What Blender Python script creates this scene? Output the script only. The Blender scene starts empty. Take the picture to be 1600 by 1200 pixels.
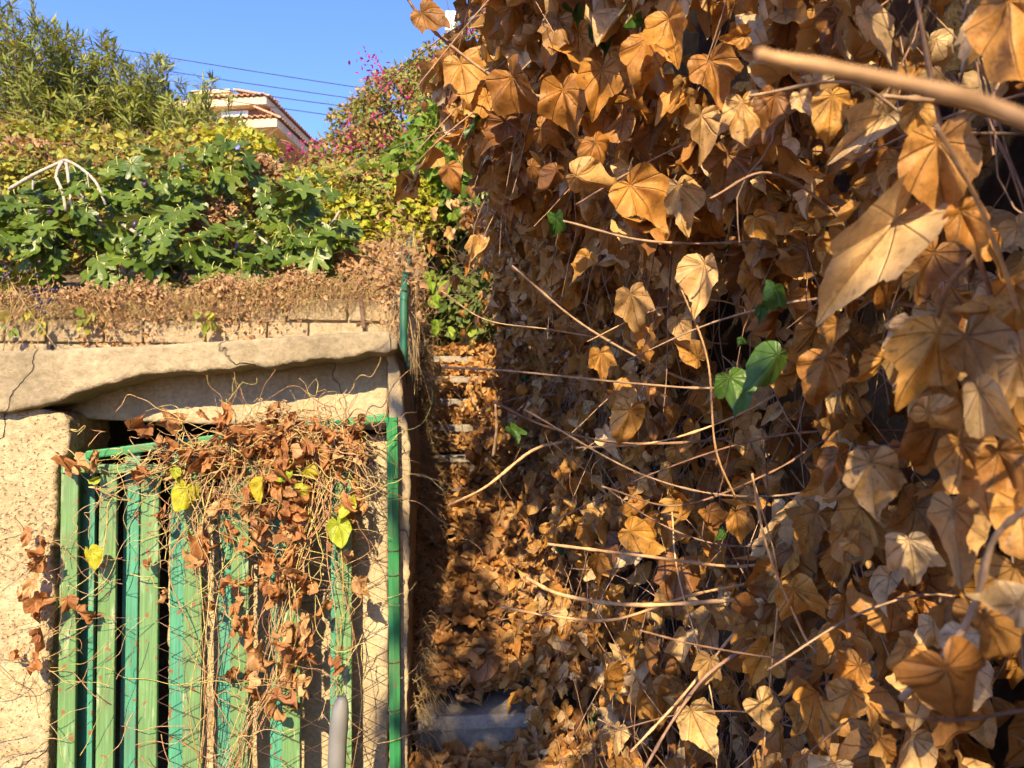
import bpy, math, random
import numpy as np
from mathutils import Matrix, Vector
R = math.radians
rng = np.random.default_rng(7)
random.seed(7)
scene = bpy.context.scene
COL = scene.collection

# ------------------------------------------------------------------ camera, sky, sun, exposure
YAW, PITCH, FPX = R(5.9), R(2.95), 1164.0
CAM = np.array([0.0, 0.0, 1.5])
cd = bpy.data.cameras.new("camera"); cam = bpy.data.objects.new("camera", cd); COL.objects.link(cam)
cam.location = CAM; cam.rotation_euler = (R(90) + PITCH, 0, -YAW)
cd.sensor_width = 36; cd.lens = FPX / 1600 * 36
cd.clip_start = 0.02; cd.clip_end = 2000
cd.dof.use_dof = True; cd.dof.focus_distance = 1.9; cd.dof.aperture_fstop = 8.5
scene.camera = cam

SUN_E, SUN_A = R(33), R(-10)          # elevation; degrees to the right of straight behind the stairs' axis
world = bpy.data.worlds.new("World"); scene.world = world; world.use_nodes = True
wn = world.node_tree
sky = wn.nodes.new("ShaderNodeTexSky"); sky.sky_type = 'NISHITA'; sky.sun_disc = False
sky.sun_elevation = SUN_E; sky.sun_rotation = R(180) - SUN_A
sky.air_density = 1.0; sky.dust_density = 0.4; sky.ozone_density = 2.0
bg = wn.nodes["Background"]; bg.inputs[1].default_value = 0.15
hs = wn.nodes.new("ShaderNodeMix"); hs.data_type = 'RGBA'; hs.blend_type = 'MULTIPLY'; hs.inputs[0].default_value = 1.0; hs.inputs[7].default_value = (.37, .455, .74, 1)
wn.links.new(sky.outputs[0], hs.inputs[6]); wn.links.new(hs.outputs[2], bg.inputs[0])
sl = bpy.data.lights.new("sun", 'SUN'); sl.energy = 3.45; sl.angle = R(0.55); sl.color = (1.0, 0.80, 0.50)
sun = bpy.data.objects.new("sun", sl); COL.objects.link(sun)
to_sun = Vector((math.sin(SUN_A) * math.cos(SUN_E), -math.cos(SUN_A) * math.cos(SUN_E), math.sin(SUN_E)))
sun.rotation_euler = to_sun.to_track_quat('Z', 'Y').to_euler(); sun.location = (2, -8, 9)
scene.view_settings.view_transform = 'Standard'; scene.view_settings.look = 'None'
scene.view_settings.exposure = 1.8; scene.view_settings.gamma = 1
scene.render.engine = 'CYCLES'
scene.cycles.max_bounces = 5; scene.cycles.diffuse_bounces = 3; scene.cycles.transmission_bounces = 3; scene.cycles.glossy_bounces = 1
scene.cycles.use_denoising = True; scene.cycles.use_adaptive_sampling = True; scene.cycles.adaptive_threshold = .05; scene.cycles.use_light_tree = False
world.cycles.sampling_method = 'MANUAL'; world.cycles.sample_map_resolution = 256

# ------------------------------------------------------------------ geometry of the view (used to measure positions)
FWD = np.array([math.sin(YAW) * math.cos(PITCH), math.cos(YAW) * math.cos(PITCH), math.sin(PITCH)])
RGT = np.array([math.cos(YAW), -math.sin(YAW), 0.0]); UP = np.cross(RGT, FWD)
def ray(px, py): return FWD + RGT * ((px - 800) / FPX) - UP * ((py - 600) / FPX)
def at(px, py, d): return CAM + ray(px, py) * d
def on_y(px, py, Y):
    r = ray(px, py); return CAM + r * (Y / r[1])
def project(P):
    v = P - CAM; d = v @ FWD
    d = np.where(d < 1e-4, 1e-4, d)
    return 800 + FPX * (v @ RGT) / d, 600 - FPX * (v @ UP) / d, v @ FWD
def sm(x, a, b):
    t = np.clip((np.asarray(x, float) - a) / (b - a), 0, 1); return t * t * (3 - 2 * t)
def unit(v): return v / np.maximum(np.linalg.norm(v, axis=-1, keepdims=True), 1e-9)
def U(a, b, n=None): return rng.uniform(a, b, n)

# ------------------------------------------------------------------ mesh helpers
class MB:
    def __init__(s): s.v = []; s.f3 = []; s.f4 = []; s.uv = []; s.n = 0
    def add(s, V, F3=None, F4=None, uv=None):
        V = np.asarray(V, float); s.v.append(V)
        if F3 is not None and len(F3): s.f3.append(np.asarray(F3) + s.n)
        if F4 is not None and len(F4): s.f4.append(np.asarray(F4) + s.n)
        s.uv.append(np.zeros((len(V), 2)) if uv is None else uv)
        s.n += len(V); return s
    def box(s, x0, x1, y0, y1, z0, z1):
        V = [(x, y, z) for x in (x0, x1) for y in (y0, y1) for z in (z0, z1)]
        return s.add(V, None, BOXF)
    def bar(s, p, q, w, d, side=(1, 0, 0)):
        p, q = np.array(p, float), np.array(q, float)
        a = unit(q - p); sd = np.array(side, float); sd = unit(sd - a * (sd @ a)); b = np.cross(a, sd)
        V = [c + sd * i * w / 2 + b * j * d / 2 for c in (p, q) for i in (-1, 1) for j in (-1, 1)]
        return s.add(V, None, BOXF)
    def tube(s, path, r0, r1=None, sides=5, cap=True):
        P = np.asarray(path, float); n = len(P); r1 = r0 if r1 is None else r1
        rad = np.linspace(r0, r1, n) if np.ndim(r0) == 0 else np.asarray(r0)
        T = unit(np.gradient(P, axis=0)); ref = np.array([0.31, 0.42, 0.85])
        if abs(T.mean(0) @ ref) > 0.9: ref = np.array([1.0, 0, 0])
        A = unit(np.cross(T, ref)); B = np.cross(T, A)
        th = np.arange(sides) * 2 * math.pi / sides
        V = P[:, None] + rad[:, None, None] * (np.cos(th)[None, :, None] * A[:, None] + np.sin(th)[None, :, None] * B[:, None])
        i = np.arange(n - 1)[:, None] * sides; j = np.arange(sides)[None]; k = (j + 1) % sides
        F4 = np.stack([i + j, i + k, i + sides + k, i + sides + j], -1).reshape(-1, 4)
        V = V.reshape(-1, 3); F3 = []
        if cap:
            V = np.vstack([V, P[0], P[-1]]); a, b = n * sides, n * sides + 1; l = (n - 1) * sides
            F3 = [(a, (q + 1) % sides, q) for q in range(sides)] + [(b, l + q, l + (q + 1) % sides) for q in range(sides)]
        L = np.repeat(np.linspace(0, 1, n), sides); uv = np.stack([np.tile(np.arange(sides) / sides, n), L], -1)
        if cap: uv = np.vstack([uv, [[0, 0], [0, 1]]])
        return s.add(V, F3, F4, uv)
    def mesh(s, name, mat, smooth=True):
        V = np.concatenate(s.v); UV = np.concatenate(s.uv)
        f3 = np.concatenate(s.f3) if s.f3 else np.zeros((0, 3), int); f4 = np.concatenate(s.f4) if s.f4 else np.zeros((0, 4), int)
        me = bpy.data.meshes.new(name)
        loops = np.concatenate([f3.ravel(), f4.ravel()]).astype(np.int32)
        tot = np.concatenate([np.full(len(f3), 3), np.full(len(f4), 4)]).astype(np.int32)
        st = np.concatenate([[0], np.cumsum(tot)[:-1]]).astype(np.int32)
        me.vertices.add(len(V)); me.vertices.foreach_set("co", V.astype(np.float32).ravel())
        me.loops.add(len(loops)); me.loops.foreach_set("vertex_index", loops)
        me.polygons.add(len(tot)); me.polygons.foreach_set("loop_start", st); me.polygons.foreach_set("loop_total", tot)
        me.polygons.foreach_set("use_smooth", np.full(len(tot), smooth))
        uvl = me.uv_layers.new(name="UVMap"); uvl.data.foreach_set("uv", UV[loops].astype(np.float32).ravel())
        me.update(calc_edges=True); me.validate()
        if mat: me.materials.append(mat)
        return me
    def build(s, name, mat, parent=None, smooth=False, kind=None):
        return link(name, s.mesh(name, mat, smooth), parent, kind)
BOXF = [(0, 1, 3, 2), (4, 6, 7, 5), (0, 4, 5, 1), (2, 3, 7, 6), (0, 2, 6, 4), (1, 5, 7, 3)]

def link(name, data, parent=None, kind=None, M=None):
    o = bpy.data.objects.new(name, data); COL.objects.link(o)
    if parent is not None:
        o.parent = parent; base = Vector(parent.get("_w", (0, 0, 0)))
        if M is None: o.location = -base
        else: M = M.copy(); M.translation -= base; o.matrix_local = M
        o["_w"] = (0, 0, 0)
    elif M is not None: o.matrix_world = M
    if kind: o["kind"] = kind
    return o
def thing(name, label, cat, loc=(0, 0, 0), group=None, kind=None):
    o = bpy.data.objects.new(name, None); COL.objects.link(o); o.location = [float(c) for c in loc]
    o["_w"] = [float(c) for c in loc]; o.empty_display_size = .1
    return tag(o, label, cat, group, kind)
def tag(o, label=None, cat=None, group=None, kind=None):
    if label: o["label"] = label
    if cat: o["category"] = cat
    if group: o["group"] = group
    if kind: o["kind"] = kind
    return o
def prism(pts, y0, y1):
    """closed prism from an outline of (x, z) extruded along y"""
    import bmesh
    bm = bmesh.new(); a = [bm.verts.new((x, y0, z)) for x, z in pts]
    f = bm.faces.new(a); r = bmesh.ops.extrude_face_region(bm, geom=[f])
    bmesh.ops.translate(bm, verts=[e for e in r["geom"] if isinstance(e, bmesh.types.BMVert)], vec=(0, y1 - y0, 0))
    bmesh.ops.recalc_face_normals(bm, faces=bm.faces); bmesh.ops.triangulate(bm, faces=bm.faces)
    me = bpy.data.meshes.new("p"); bm.to_mesh(me); bm.free(); return me
def rough(o, voxel, amp, scale):
    m = o.modifiers.new("remesh", 'REMESH'); m.mode = 'VOXEL'; m.voxel_size = voxel; m.use_smooth_shade = True
    for i, (a, s) in enumerate(((amp, scale), (amp * .6, scale * .25), (amp * .35, .028))):
        t = bpy.data.textures.new("rough", 'CLOUDS'); t.noise_scale = s; t.noise_depth = 4
        d = o.modifiers.new("rough", 'DISPLACE'); d.texture = t; d.strength = a; d.mid_level = .5; d.texture_coords = 'GLOBAL'
def path(pts, n=14):
    P = np.asarray(pts, float); P = np.vstack([2 * P[0] - P[1], P, 2 * P[-1] - P[-2]])
    m = len(P) - 3; out = []
    for t in np.linspace(0, m - 1e-6, n):
        i = int(t); u = t - i; a, b, c, d = P[i:i + 4]
        out.append(.5 * ((2 * b) + (c - a) * u + (2 * a - 5 * b + 4 * c - d) * u * u + (3 * b - a - 3 * c + d) * u ** 3))
    return np.array(out)

# ------------------------------------------------------------------ materials
def mat(name):
    m = bpy.data.materials.new(name); m.use_nodes = True; nt = m.node_tree
    return m, nt, nt.nodes["Principled BSDF"], nt.nodes["Material Output"]
def nd(nt, typ, **k):
    n = nt.nodes.new("ShaderNode" + typ)
    for a, b in k.items():
        if a.startswith("i_"):
            key = a[2:]; key = int(key) if key.isdigit() else key
            n.inputs[key].default_value = b
        else: setattr(n, a, b)
    return n
def ramp(nt, cols, src, interp='LINEAR'):
    r = nt.nodes.new("ShaderNodeValToRGB"); cr = r.color_ramp; cr.interpolation = interp
    while len(cr.elements) < len(cols): cr.elements.new(.5)
    for i, c in enumerate(cols):
        pos, c = c if len(c) == 2 else (i / max(1, len(cols) - 1), c)
        cr.elements[i].position = pos; cr.elements[i].color = (*c, 1)
    nt.links.new(src, r.inputs[0]); return r.outputs[0]
def mixc(nt, fac, a, b, mode='MIX'):
    n = nt.nodes.new("ShaderNodeMix"); n.data_type = 'RGBA'; n.blend_type = mode
    for s, v in ((n.inputs[0], fac), (n.inputs[6], a), (n.inputs[7], b)):
        if hasattr(v, "links"): nt.links.new(v, s)
        else: s.default_value = v if np.ndim(v) == 0 else (*v, 1)
    return n.outputs[2]
def math_(nt, op, a, b=None):
    n = nt.nodes.new("ShaderNodeMath"); n.operation = op
    for s, v in ((n.inputs[0], a), (n.inputs[1], b)):
        if v is None: continue
        if hasattr(v, "links"): nt.links.new(v, s)
        else: s.default_value = v
    return n.outputs[0]
def leaf_mat(name, cols, back=None, transl=.35, rough=.5, vein=(1.3, 1.25, 1.1), veinw=.014, blotch=.35, spots=0.0, spec=.35, net=0.0):
    m, nt, p, out = mat(name); L = nt.links.new
    g = nd(nt, "NewGeometry"); oi = nd(nt, "ObjectInfo"); uv = nd(nt, "UVMap")
    rnd = math_(nt, 'FRACT', math_(nt, 'ADD', g.outputs["Random Per Island"], oi.outputs["Random"]))
    base = ramp(nt, cols, rnd)
    no = nd(nt, "TexNoise", i_Scale=3.2, i_Detail=3.0, i_Roughness=.6); va = nd(nt, "VectorMath", operation='ADD'); cz = nd(nt, "CombineXYZ")
    L(math_(nt, 'MULTIPLY', rnd, 60), cz.inputs[2]); L(uv.outputs[0], va.inputs[0]); L(cz.outputs[0], va.inputs[1]); L(va.outputs[0], no.inputs["Vector"])
    f = ramp(nt, [(.3, (1 - blotch,) * 3), (.5, (1, 1, 1)), (.75, (1 + blotch * .6, 1 + blotch * .5, 1 + blotch * .4))], no.outputs["Fac"])
    col = mixc(nt, 1.0, base, f, 'MULTIPLY')
    sp = nd(nt, "SeparateXYZ"); L(uv.outputs[0], sp.inputs[0])
    ang = math_(nt, 'ARCTAN2', sp.outputs[0], math_(nt, 'MULTIPLY', sp.outputs[1], -1))
    rad = math_(nt, 'SQRT', math_(nt, 'ADD', math_(nt, 'MULTIPLY', sp.outputs[0], sp.outputs[0]), math_(nt, 'MULTIPLY', sp.outputs[1], sp.outputs[1])))
    fr = math_(nt, 'ABSOLUTE', math_(nt, 'SUBTRACT', math_(nt, 'FRACT', math_(nt, 'ADD', math_(nt, 'DIVIDE', ang, .62), .5)), .5))
    dist = math_(nt, 'MULTIPLY', math_(nt, 'MULTIPLY', fr, .62), rad)
    vm = math_(nt, 'SUBTRACT', 1.0, math_(nt, 'DIVIDE', dist, veinw)); vm = math_(nt, 'MAXIMUM', vm, 0.0)
    col = mixc(nt, math_(nt, 'MULTIPLY', vm, .36), col, mixc(nt, 1.0, col, vein, 'MULTIPLY'))
    if net:
        vo = nd(nt, "TexVoronoi", feature='DISTANCE_TO_EDGE', i_Scale=11.0); L(va.outputs[0], vo.inputs["Vector"])
        nm = ramp(nt, [(.0, (net,) * 3), (.06, (0, 0, 0))], vo.outputs["Distance"]); col = mixc(nt, nm, col, mixc(nt, 1.0, col, (.55, .48, .42), 'MULTIPLY'))
    if spots:
        n2 = nd(nt, "TexNoise", i_Scale=8.0, i_Detail=1.0); L(va.outputs[0], n2.inputs["Vector"])
        s = ramp(nt, [(.64, (0, 0, 0)), (.74, (spots,) * 3)], n2.outputs["Fac"]); col = mixc(nt, s, col, (.07, .035, .015))
    if back: col = mixc(nt, g.outputs["Backfacing"], col, mixc(nt, .55, col, back))
    L(col, p.inputs["Base Color"]); p.inputs["Roughness"].default_value = rough; p.inputs["Specular IOR Level"].default_value = spec
    bp = nd(nt, "Bump", i_Strength=.8, i_Distance=.004); bh = math_(nt, 'ADD', math_(nt, 'MULTIPLY', vm, -.6), no.outputs["Fac"]); L(bh, bp.inputs["Height"]); L(bp.outputs[0], p.inputs["Normal"])
    tr = nd(nt, "BsdfTranslucent"); tc = mixc(nt, 1.0, col, (1.25, 1.0, .6), 'MULTIPLY'); L(tc, tr.inputs[0])
    mx = nd(nt, "MixShader", i_0=transl); L(p.outputs[0], mx.inputs[1]); L(tr.outputs[0], mx.inputs[2]); L(mx.outputs[0], out.inputs[0])
    return m
def stem_mat(name, cols, rough=.7):
    m, nt, p, out = mat(name); L = nt.links.new
    g = nd(nt, "NewGeometry"); oi = nd(nt, "ObjectInfo")
    rnd = math_(nt, 'FRACT', math_(nt, 'ADD', g.outputs["Random Per Island"], oi.outputs["Random"]))
    no = nd(nt, "TexNoise", i_Scale=60.0, i_Detail=4.0); tc = nd(nt, "TexCoord"); L(tc.outputs["Object"], no.inputs["Vector"])
    col = mixc(nt, 1.0, ramp(nt, cols, rnd), ramp(nt, [(.3, (.6, .6, .6)), (.7, (1.3, 1.25, 1.2))], no.outputs["Fac"]), 'MULTIPLY')
    L(col, p.inputs["Base Color"]); p.inputs["Roughness"].default_value = rough; p.inputs["Specular IOR Level"].default_value = .3
    bp = nd(nt, "Bump", i_Strength=.6, i_Distance=.002); L(no.outputs["Fac"], bp.inputs["Height"]); L(bp.outputs[0], p.inputs["Normal"])
    return m
def surf_mat(name, cols, scale=3.0, fine=60.0, bump=.5, dist=.006, rough=.9, streak=None, pits=False, crack=False):
    m, nt, p, out = mat(name); L = nt.links.new
    tc = nd(nt, "TexCoord"); mp = nd(nt, "Mapping")
    L(tc.outputs["Object"], mp.inputs[0])
    a = nd(nt, "TexNoise", i_Scale=scale, i_Detail=9.0, i_Roughness=.62); b = nd(nt, "TexNoise", i_Scale=fine, i_Detail=6.0, i_Roughness=.7)
    for n in (a, b): L(mp.outputs[0], n.inputs["Vector"])
    col = ramp(nt, cols, a.outputs["Fac"])
    col = mixc(nt, 1.0, col, ramp(nt, [(.3, (.72, .7, .66)), (.6, (1.12, 1.1, 1.08))], b.outputs["Fac"]), 'MULTIPLY')
    h = math_(nt, 'ADD', math_(nt, 'MULTIPLY', a.outputs["Fac"], 1.2), b.outputs["Fac"])
    if pits:
        v = nd(nt, "TexNoise", i_Scale=95.0, i_Detail=3.0); L(mp.outputs[0], v.inputs["Vector"])
        pm = ramp(nt, [(.30, (.55, .55, .55)), (.42, (0, 0, 0))], math_(nt, 'ADD', v.outputs["Fac"], math_(nt, 'MULTIPLY', math_(nt, 'SUBTRACT', a.outputs["Fac"], .5), .45)))
        bs = nd(nt, "TexNoise", i_Scale=1.1, i_Detail=7.0, i_Roughness=.7); L(mp.outputs[0], bs.inputs["Vector"]); col = mixc(nt, ramp(nt, [(.54, (0, 0, 0)), (.66, (.7, .7, .7))], bs.outputs["Fac"]), col, (.20, .16, .12))
        col = mixc(nt, pm, col, (.16, .11, .065)); h = math_(nt, 'SUBTRACT', h, math_(nt, 'MULTIPLY', pm, .9))
    if crack:
        w = nd(nt, "TexNoise", i_Scale=4.0, i_Detail=4.0); L(tc.outputs["Object"], w.inputs["Vector"]); ad = nd(nt, "VectorMath", operation='ADD'); sc_ = nd(nt, "VectorMath", operation='SCALE'); sc_.inputs[3].default_value = .35
        L(w.outputs["Color"], sc_.inputs[0]); L(tc.outputs["Object"], ad.inputs[0]); L(sc_.outputs[0], ad.inputs[1])
        vo = nd(nt, "TexVoronoi", feature='DISTANCE_TO_EDGE', i_Scale=.8); L(ad.outputs[0], vo.inputs["Vector"])
        cm = ramp(nt, [(.0, (.8, .8, .8)), (.0022, (0, 0, 0))], vo.outputs["Distance"]); col = mixc(nt, math_(nt, 'MULTIPLY', cm, .75), col, (.07, .05, .035)); h = math_(nt, 'SUBTRACT', h, math_(nt, 'MULTIPLY', cm, 1.0))
        st = nd(nt, "TexNoise", i_Scale=1.6, i_Detail=8.0, i_Roughness=.7); L(mp.outputs[0], st.inputs["Vector"])
        col = mixc(nt, ramp(nt, [(.52, (0, 0, 0)), (.72, (.5, .5, .5))], st.outputs["Fac"]), col, (.17, .135, .10))
    if streak:
        s = nd(nt, "TexNoise", i_Scale=7.0, i_Detail=6.0); mp2 = nd(nt, "Mapping"); mp2.inputs["Scale"].default_value = (1, 1, .12)
        L(tc.outputs["Object"], mp2.inputs[0]); L(mp2.outputs[0], s.inputs["Vector"])
        col = mixc(nt, ramp(nt, [(.55, (0, 0, 0)), (.75, (.6, .6, .6))], s.outputs["Fac"]), col, streak)
    L(col, p.inputs["Base Color"]); p.inputs["Roughness"].default_value = rough; p.inputs["Specular IOR Level"].default_value = .2
    bp = nd(nt, "Bump", i_Strength=bump, i_Distance=dist); L(h, bp.inputs["Height"]); L(bp.outputs[0], p.inputs["Normal"])
    return m
def paint_mat(name, c, c2, wear=.62, rust=.69):
    m, nt, p, out = mat(name); L = nt.links.new
    tc = nd(nt, "TexCoord"); mp = nd(nt, "Mapping"); mp.inputs["Scale"].default_value = (1, 1, .16); L(tc.outputs["Object"], mp.inputs[0])
    oi = nd(nt, "ObjectInfo")
    a = nd(nt, "TexNoise", noise_dimensions='4D', i_Scale=26.0, i_Detail=7.0, i_Roughness=.65); L(mp.outputs[0], a.inputs["Vector"]); L(math_(nt, 'MULTIPLY', oi.outputs["Random"], 40), a.inputs["W"])
    b = nd(nt, "TexNoise", i_Scale=34.0, i_Detail=5.0); L(tc.outputs["Object"], b.inputs["Vector"])
    gr = nd(nt, "TexNoise", i_Scale=180.0, i_Detail=3.0); mp3 = nd(nt, "Mapping"); mp3.inputs["Scale"].default_value = (1, 1, .04); L(tc.outputs["Object"], mp3.inputs[0]); L(mp3.outputs[0], gr.inputs["Vector"])
    col = mixc(nt, a.outputs["Fac"], c, c2)
    col = mixc(nt, ramp(nt, [(wear, (0, 0, 0)), (wear + .1, (.8, .8, .8))], a.outputs["Fac"]), col, (.34, .40, .24))
    col = mixc(nt, 1.0, col, ramp(nt, [(.3, (.75, .75, .75)), (.7, (1.2, 1.2, 1.2))], gr.outputs["Fac"]), 'MULTIPLY')
    col = mixc(nt, ramp(nt, [(rust, (0, 0, 0)), (rust + .04, (1, 1, 1))], b.outputs["Fac"]), col, (.2, .08, .03))
    dn = nd(nt, "TexNoise", noise_dimensions='4D', i_Scale=5.0, i_Detail=6.0, i_Roughness=.7); L(tc.outputs["Object"], dn.inputs["Vector"]); L(math_(nt, 'MULTIPLY', oi.outputs["Random"], 17), dn.inputs["W"])
    col = mixc(nt, ramp(nt, [(.5, (0, 0, 0)), (.72, (.55, .55, .55))], dn.outputs["Fac"]), col, (.10, .085, .05))
    L(col, p.inputs["Base Color"]); p.inputs["Roughness"].default_value = .55
    bp = nd(nt, "Bump", i_Strength=.4, i_Distance=.002); L(math_(nt, 'ADD', gr.outputs["Fac"], a.outputs["Fac"]), bp.inputs["Height"]); L(bp.outputs[0], p.inputs["Normal"])
    return m
def flat_mat(name, c, rough=.6, metal=0.0):
    m, nt, p, out = mat(name); L = nt.links.new
    tc = nd(nt, "TexCoord"); n = nd(nt, "TexNoise", i_Scale=12.0, i_Detail=6.0); L(tc.outputs["Object"], n.inputs["Vector"])
    L(mixc(nt, 1.0, c, ramp(nt, [(.3, (.78, .78, .78)), (.7, (1.15, 1.15, 1.15))], n.outputs["Fac"]), 'MULTIPLY'), p.inputs["Base Color"])
    p.inputs["Roughness"].default_value = rough; p.inputs["Metallic"].default_value = metal; return m

M_DRY = leaf_mat("dry_ivy_leaf", [(.15, .06, .019), (.44, .198, .038), (.54, .285, .065), (.29, .12, .026), (.48, .225, .042), (.57, .37, .145), (.20, .083, .024), (.42, .205, .052), (.53, .26, .046)], back=(.52, .31, .105), transl=.30, rough=.55, vein=(.72, .66, .6), spots=.6, net=.55)
M_PALE = leaf_mat("pale_dry_leaf", [(.58, .39, .18), (.63, .46, .25), (.54, .33, .13)], back=(.6, .45, .28), transl=.28, vein=(.8, .75, .7), spots=.4, net=.4)
M_LIT = leaf_mat("fallen_dry_leaf", [(.23, .098, .027), (.44, .21, .058), (.54, .32, .12), (.34, .15, .038), (.48, .245, .07)], back=(.40, .25, .13), transl=.2, rough=.65, vein=(.75, .7, .65), spots=.4)
M_RUST = leaf_mat("rust_vine_leaf", [(.33, .135, .045), (.45, .21, .075), (.27, .11, .04), (.50, .30, .13)], transl=.25, rough=.6, vein=(.7, .65, .6), spots=.5)
M_YEL = leaf_mat("yellow_vine_leaf", [(.50, .46, .03), (.34, .42, .035), (.55, .42, .04)], transl=.4, vein=(.75, .85, .6), spots=.5)
M_GREEN = leaf_mat("green_ivy_leaf", [(.035, .085, .016), (.055, .12, .02), (.08, .16, .026)], transl=.3, rough=.42, vein=(1.6, 1.4, 1.3))
M_FIG = leaf_mat("fig_leaf", [(.06, .105, .014), (.09, .15, .018), (.13, .19, .024), (.075, .125, .016)], back=(.2, .24, .08), transl=.28, rough=.36, vein=(2.0, 1.7, 1.6), veinw=.02, blotch=.2)
M_OLE = leaf_mat("oleander_leaf", [(.12, .16, .03), (.20, .24, .04), (.28, .31, .05), (.15, .19, .035), (.36, .34, .06)], transl=.35, rough=.45, blotch=.15)
M_UND = leaf_mat("undergrowth_leaf", [(.12, .18, .028), (.20, .26, .035), (.36, .36, .045), (.44, .38, .05), (.24, .27, .04), (.34, .19, .06), (.15, .21, .03)], transl=.35, blotch=.2)
M_BRN = leaf_mat("brown_creeper_leaf", [(.40, .23, .10), (.50, .32, .16), (.30, .16, .07), (.58, .41, .23)], transl=.3, rough=.75, blotch=.2)
M_BOU = leaf_mat("bougainvillea_leaf", [(.13, .19, .035), (.20, .25, .045), (.36, .30, .07), (.48, .28, .10), (.30, .13, .06), (.17, .23, .04), (.24, .28, .05)], transl=.35, blotch=.2)
M_BRA = leaf_mat("magenta_bract", [(.38, .025, .13), (.44, .035, .17), (.32, .04, .10)], transl=.4, blotch=.15)
M_TWIG = stem_mat("ivy_twig", [(.20, .11, .065), (.28, .165, .10), (.38, .25, .15), (.16, .09, .06)])
M_PTWIG = stem_mat("pale_twig", [(.50, .28, .12), (.57, .36, .18), (.44, .25, .12)])
M_VINE = stem_mat("dry_vine_stem", [(.36, .19, .085), (.46, .30, .14), (.26, .12, .065), (.52, .38, .19), (.40, .35, .09), (.30, .15, .08)])
M_GRASS = stem_mat("dry_grass", [(.42, .29, .14), (.50, .37, .19), (.33, .21, .10)])
M_BARK = stem_mat("pale_bark", [(.34, .29, .23), (.42, .37, .30)])
M_DARKB = stem_mat("dark_bark", [(.09, .065, .045), (.13, .09, .06)])
M_CONC = surf_mat("weathered_concrete", [(.25, (.23, .18, .115)), (.45, (.38, .305, .195)), (.6, (.45, .365, .235)), (.8, (.52, .435, .30))], scale=2.6, bump=.9, streak=(.2, .145, .09), crack=True)
M_SLAB = surf_mat("slab_concrete", [(.25, (.16, .13, .085)), (.45, (.28, .23, .148)), (.6, (.36, .295, .19)), (.8, (.44, .37, .25))], scale=3.4, fine=45.0, bump=1.0, dist=.009, crack=True)
M_REND = surf_mat("pitted_render", [(.25, (.31, .225, .125)), (.5, (.47, .36, .21)), (.75, (.55, .44, .28))], scale=3.0, fine=38.0, bump=1.0, dist=.012, pits=True, crack=True)
M_STONE = surf_mat("sandstone", [(.25, (.32, .235, .13)), (.5, (.50, .39, .24)), (.75, (.58, .48, .33))], scale=6.0, bump=1.0, dist=.012, streak=(.22, .16, .10))
M_MORT = surf_mat("mortar", [(.3, (.36, .27, .17)), (.7, (.50, .39, .25))], scale=6.0)
M_STEP = surf_mat("grey_step_concrete", [(.25, (.15, .13, .105)), (.5, (.27, .24, .20)), (.75, (.37, .335, .285))], scale=7.0, bump=.6)
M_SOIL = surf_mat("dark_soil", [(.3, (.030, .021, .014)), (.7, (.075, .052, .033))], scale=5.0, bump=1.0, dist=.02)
M_EARTH = surf_mat("earth", [(.3, (.10, .07, .04)), (.7, (.19, .14, .08))], scale=2.0, bump=1.0, dist=.02)
M_GRN = paint_mat("green_paint", (.075, .175, .055), (.135, .245, .095), wear=.56, rust=.62)
M_TURQ = paint_mat("turquoise_paint", (.012, .155, .08), (.10, .32, .215), wear=.64, rust=.62)
M_POST = paint_mat("dark_green_paint", (.010, .135, .036), (.045, .26, .085), wear=.68, rust=.66)
M_RAIL = paint_mat("handrail_paint", (.008, .085, .045), (.02, .14, .075), wear=.7, rust=.75)
M_WIRE = flat_mat("rusty_wire", (.10, .05, .03), .7)
M_GALV = flat_mat("galvanised_steel", (.17, .165, .155), .6, 0.0)
M_PLAST = flat_mat("cream_plaster", (.62, .47, .28), .85)
M_TILE = flat_mat("clay_tile", (.46, .24, .13), .8)
M_WHITE = flat_mat("white_paint", (.75, .73, .68), .6)
M_GLASS = flat_mat("window_glass", (.45, .55, .52), .15)
M_BROWN = flat_mat("brown_wood", (.20, .09, .045), .7)
M_CABLE = flat_mat("black_cable", (.03, .03, .035), .5)
M_BERRY = flat_mat("dark_fruit", (.04, .02, .045), .45)

# ------------------------------------------------------------------ leaves
OUT = {
 'heart': [(0, 1.0), (6, .90), (16, .76), (34, .63), (58, .54), (88, .44), (118, .36), (146, .28), (167, .17), (180, .04)],
 'lobed': [(0, 1.0), (9, .83), (22, .63), (34, .57), (48, .70), (57, .76), (65, .64), (80, .50), (97, .50), (110, .54), (126, .43), (150, .31), (168, .2), (180, .05)],
 'round': [(0, 1.0), (10, .87), (28, .74), (56, .62), (88, .53), (120, .46), (148, .37), (168, .22), (180, .05)],
 'rhomb': [(0, 1.0), (7, .87), (19, .71), (36, .61), (53, .61), (66, .55), (88, .42), (114, .33), (140, .24), (165, .12), (180, .04)],
 'penta': [(0, 1.0), (9, .85), (24, .66), (38, .60), (51, .67), (60, .63), (75, .50), (100, .45), (114, .41), (140, .27), (165, .14), (180, .04)],
 'fig': [(0, 1.0), (9, .97), (17, .80), (25, .42), (30, .40), (37, .72), (46, .92), (54, .85), (63, .47), (70, .42), (80, .62), (92, .70), (105, .58), (130, .40), (158, .30), (180, .05)],
}
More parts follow.
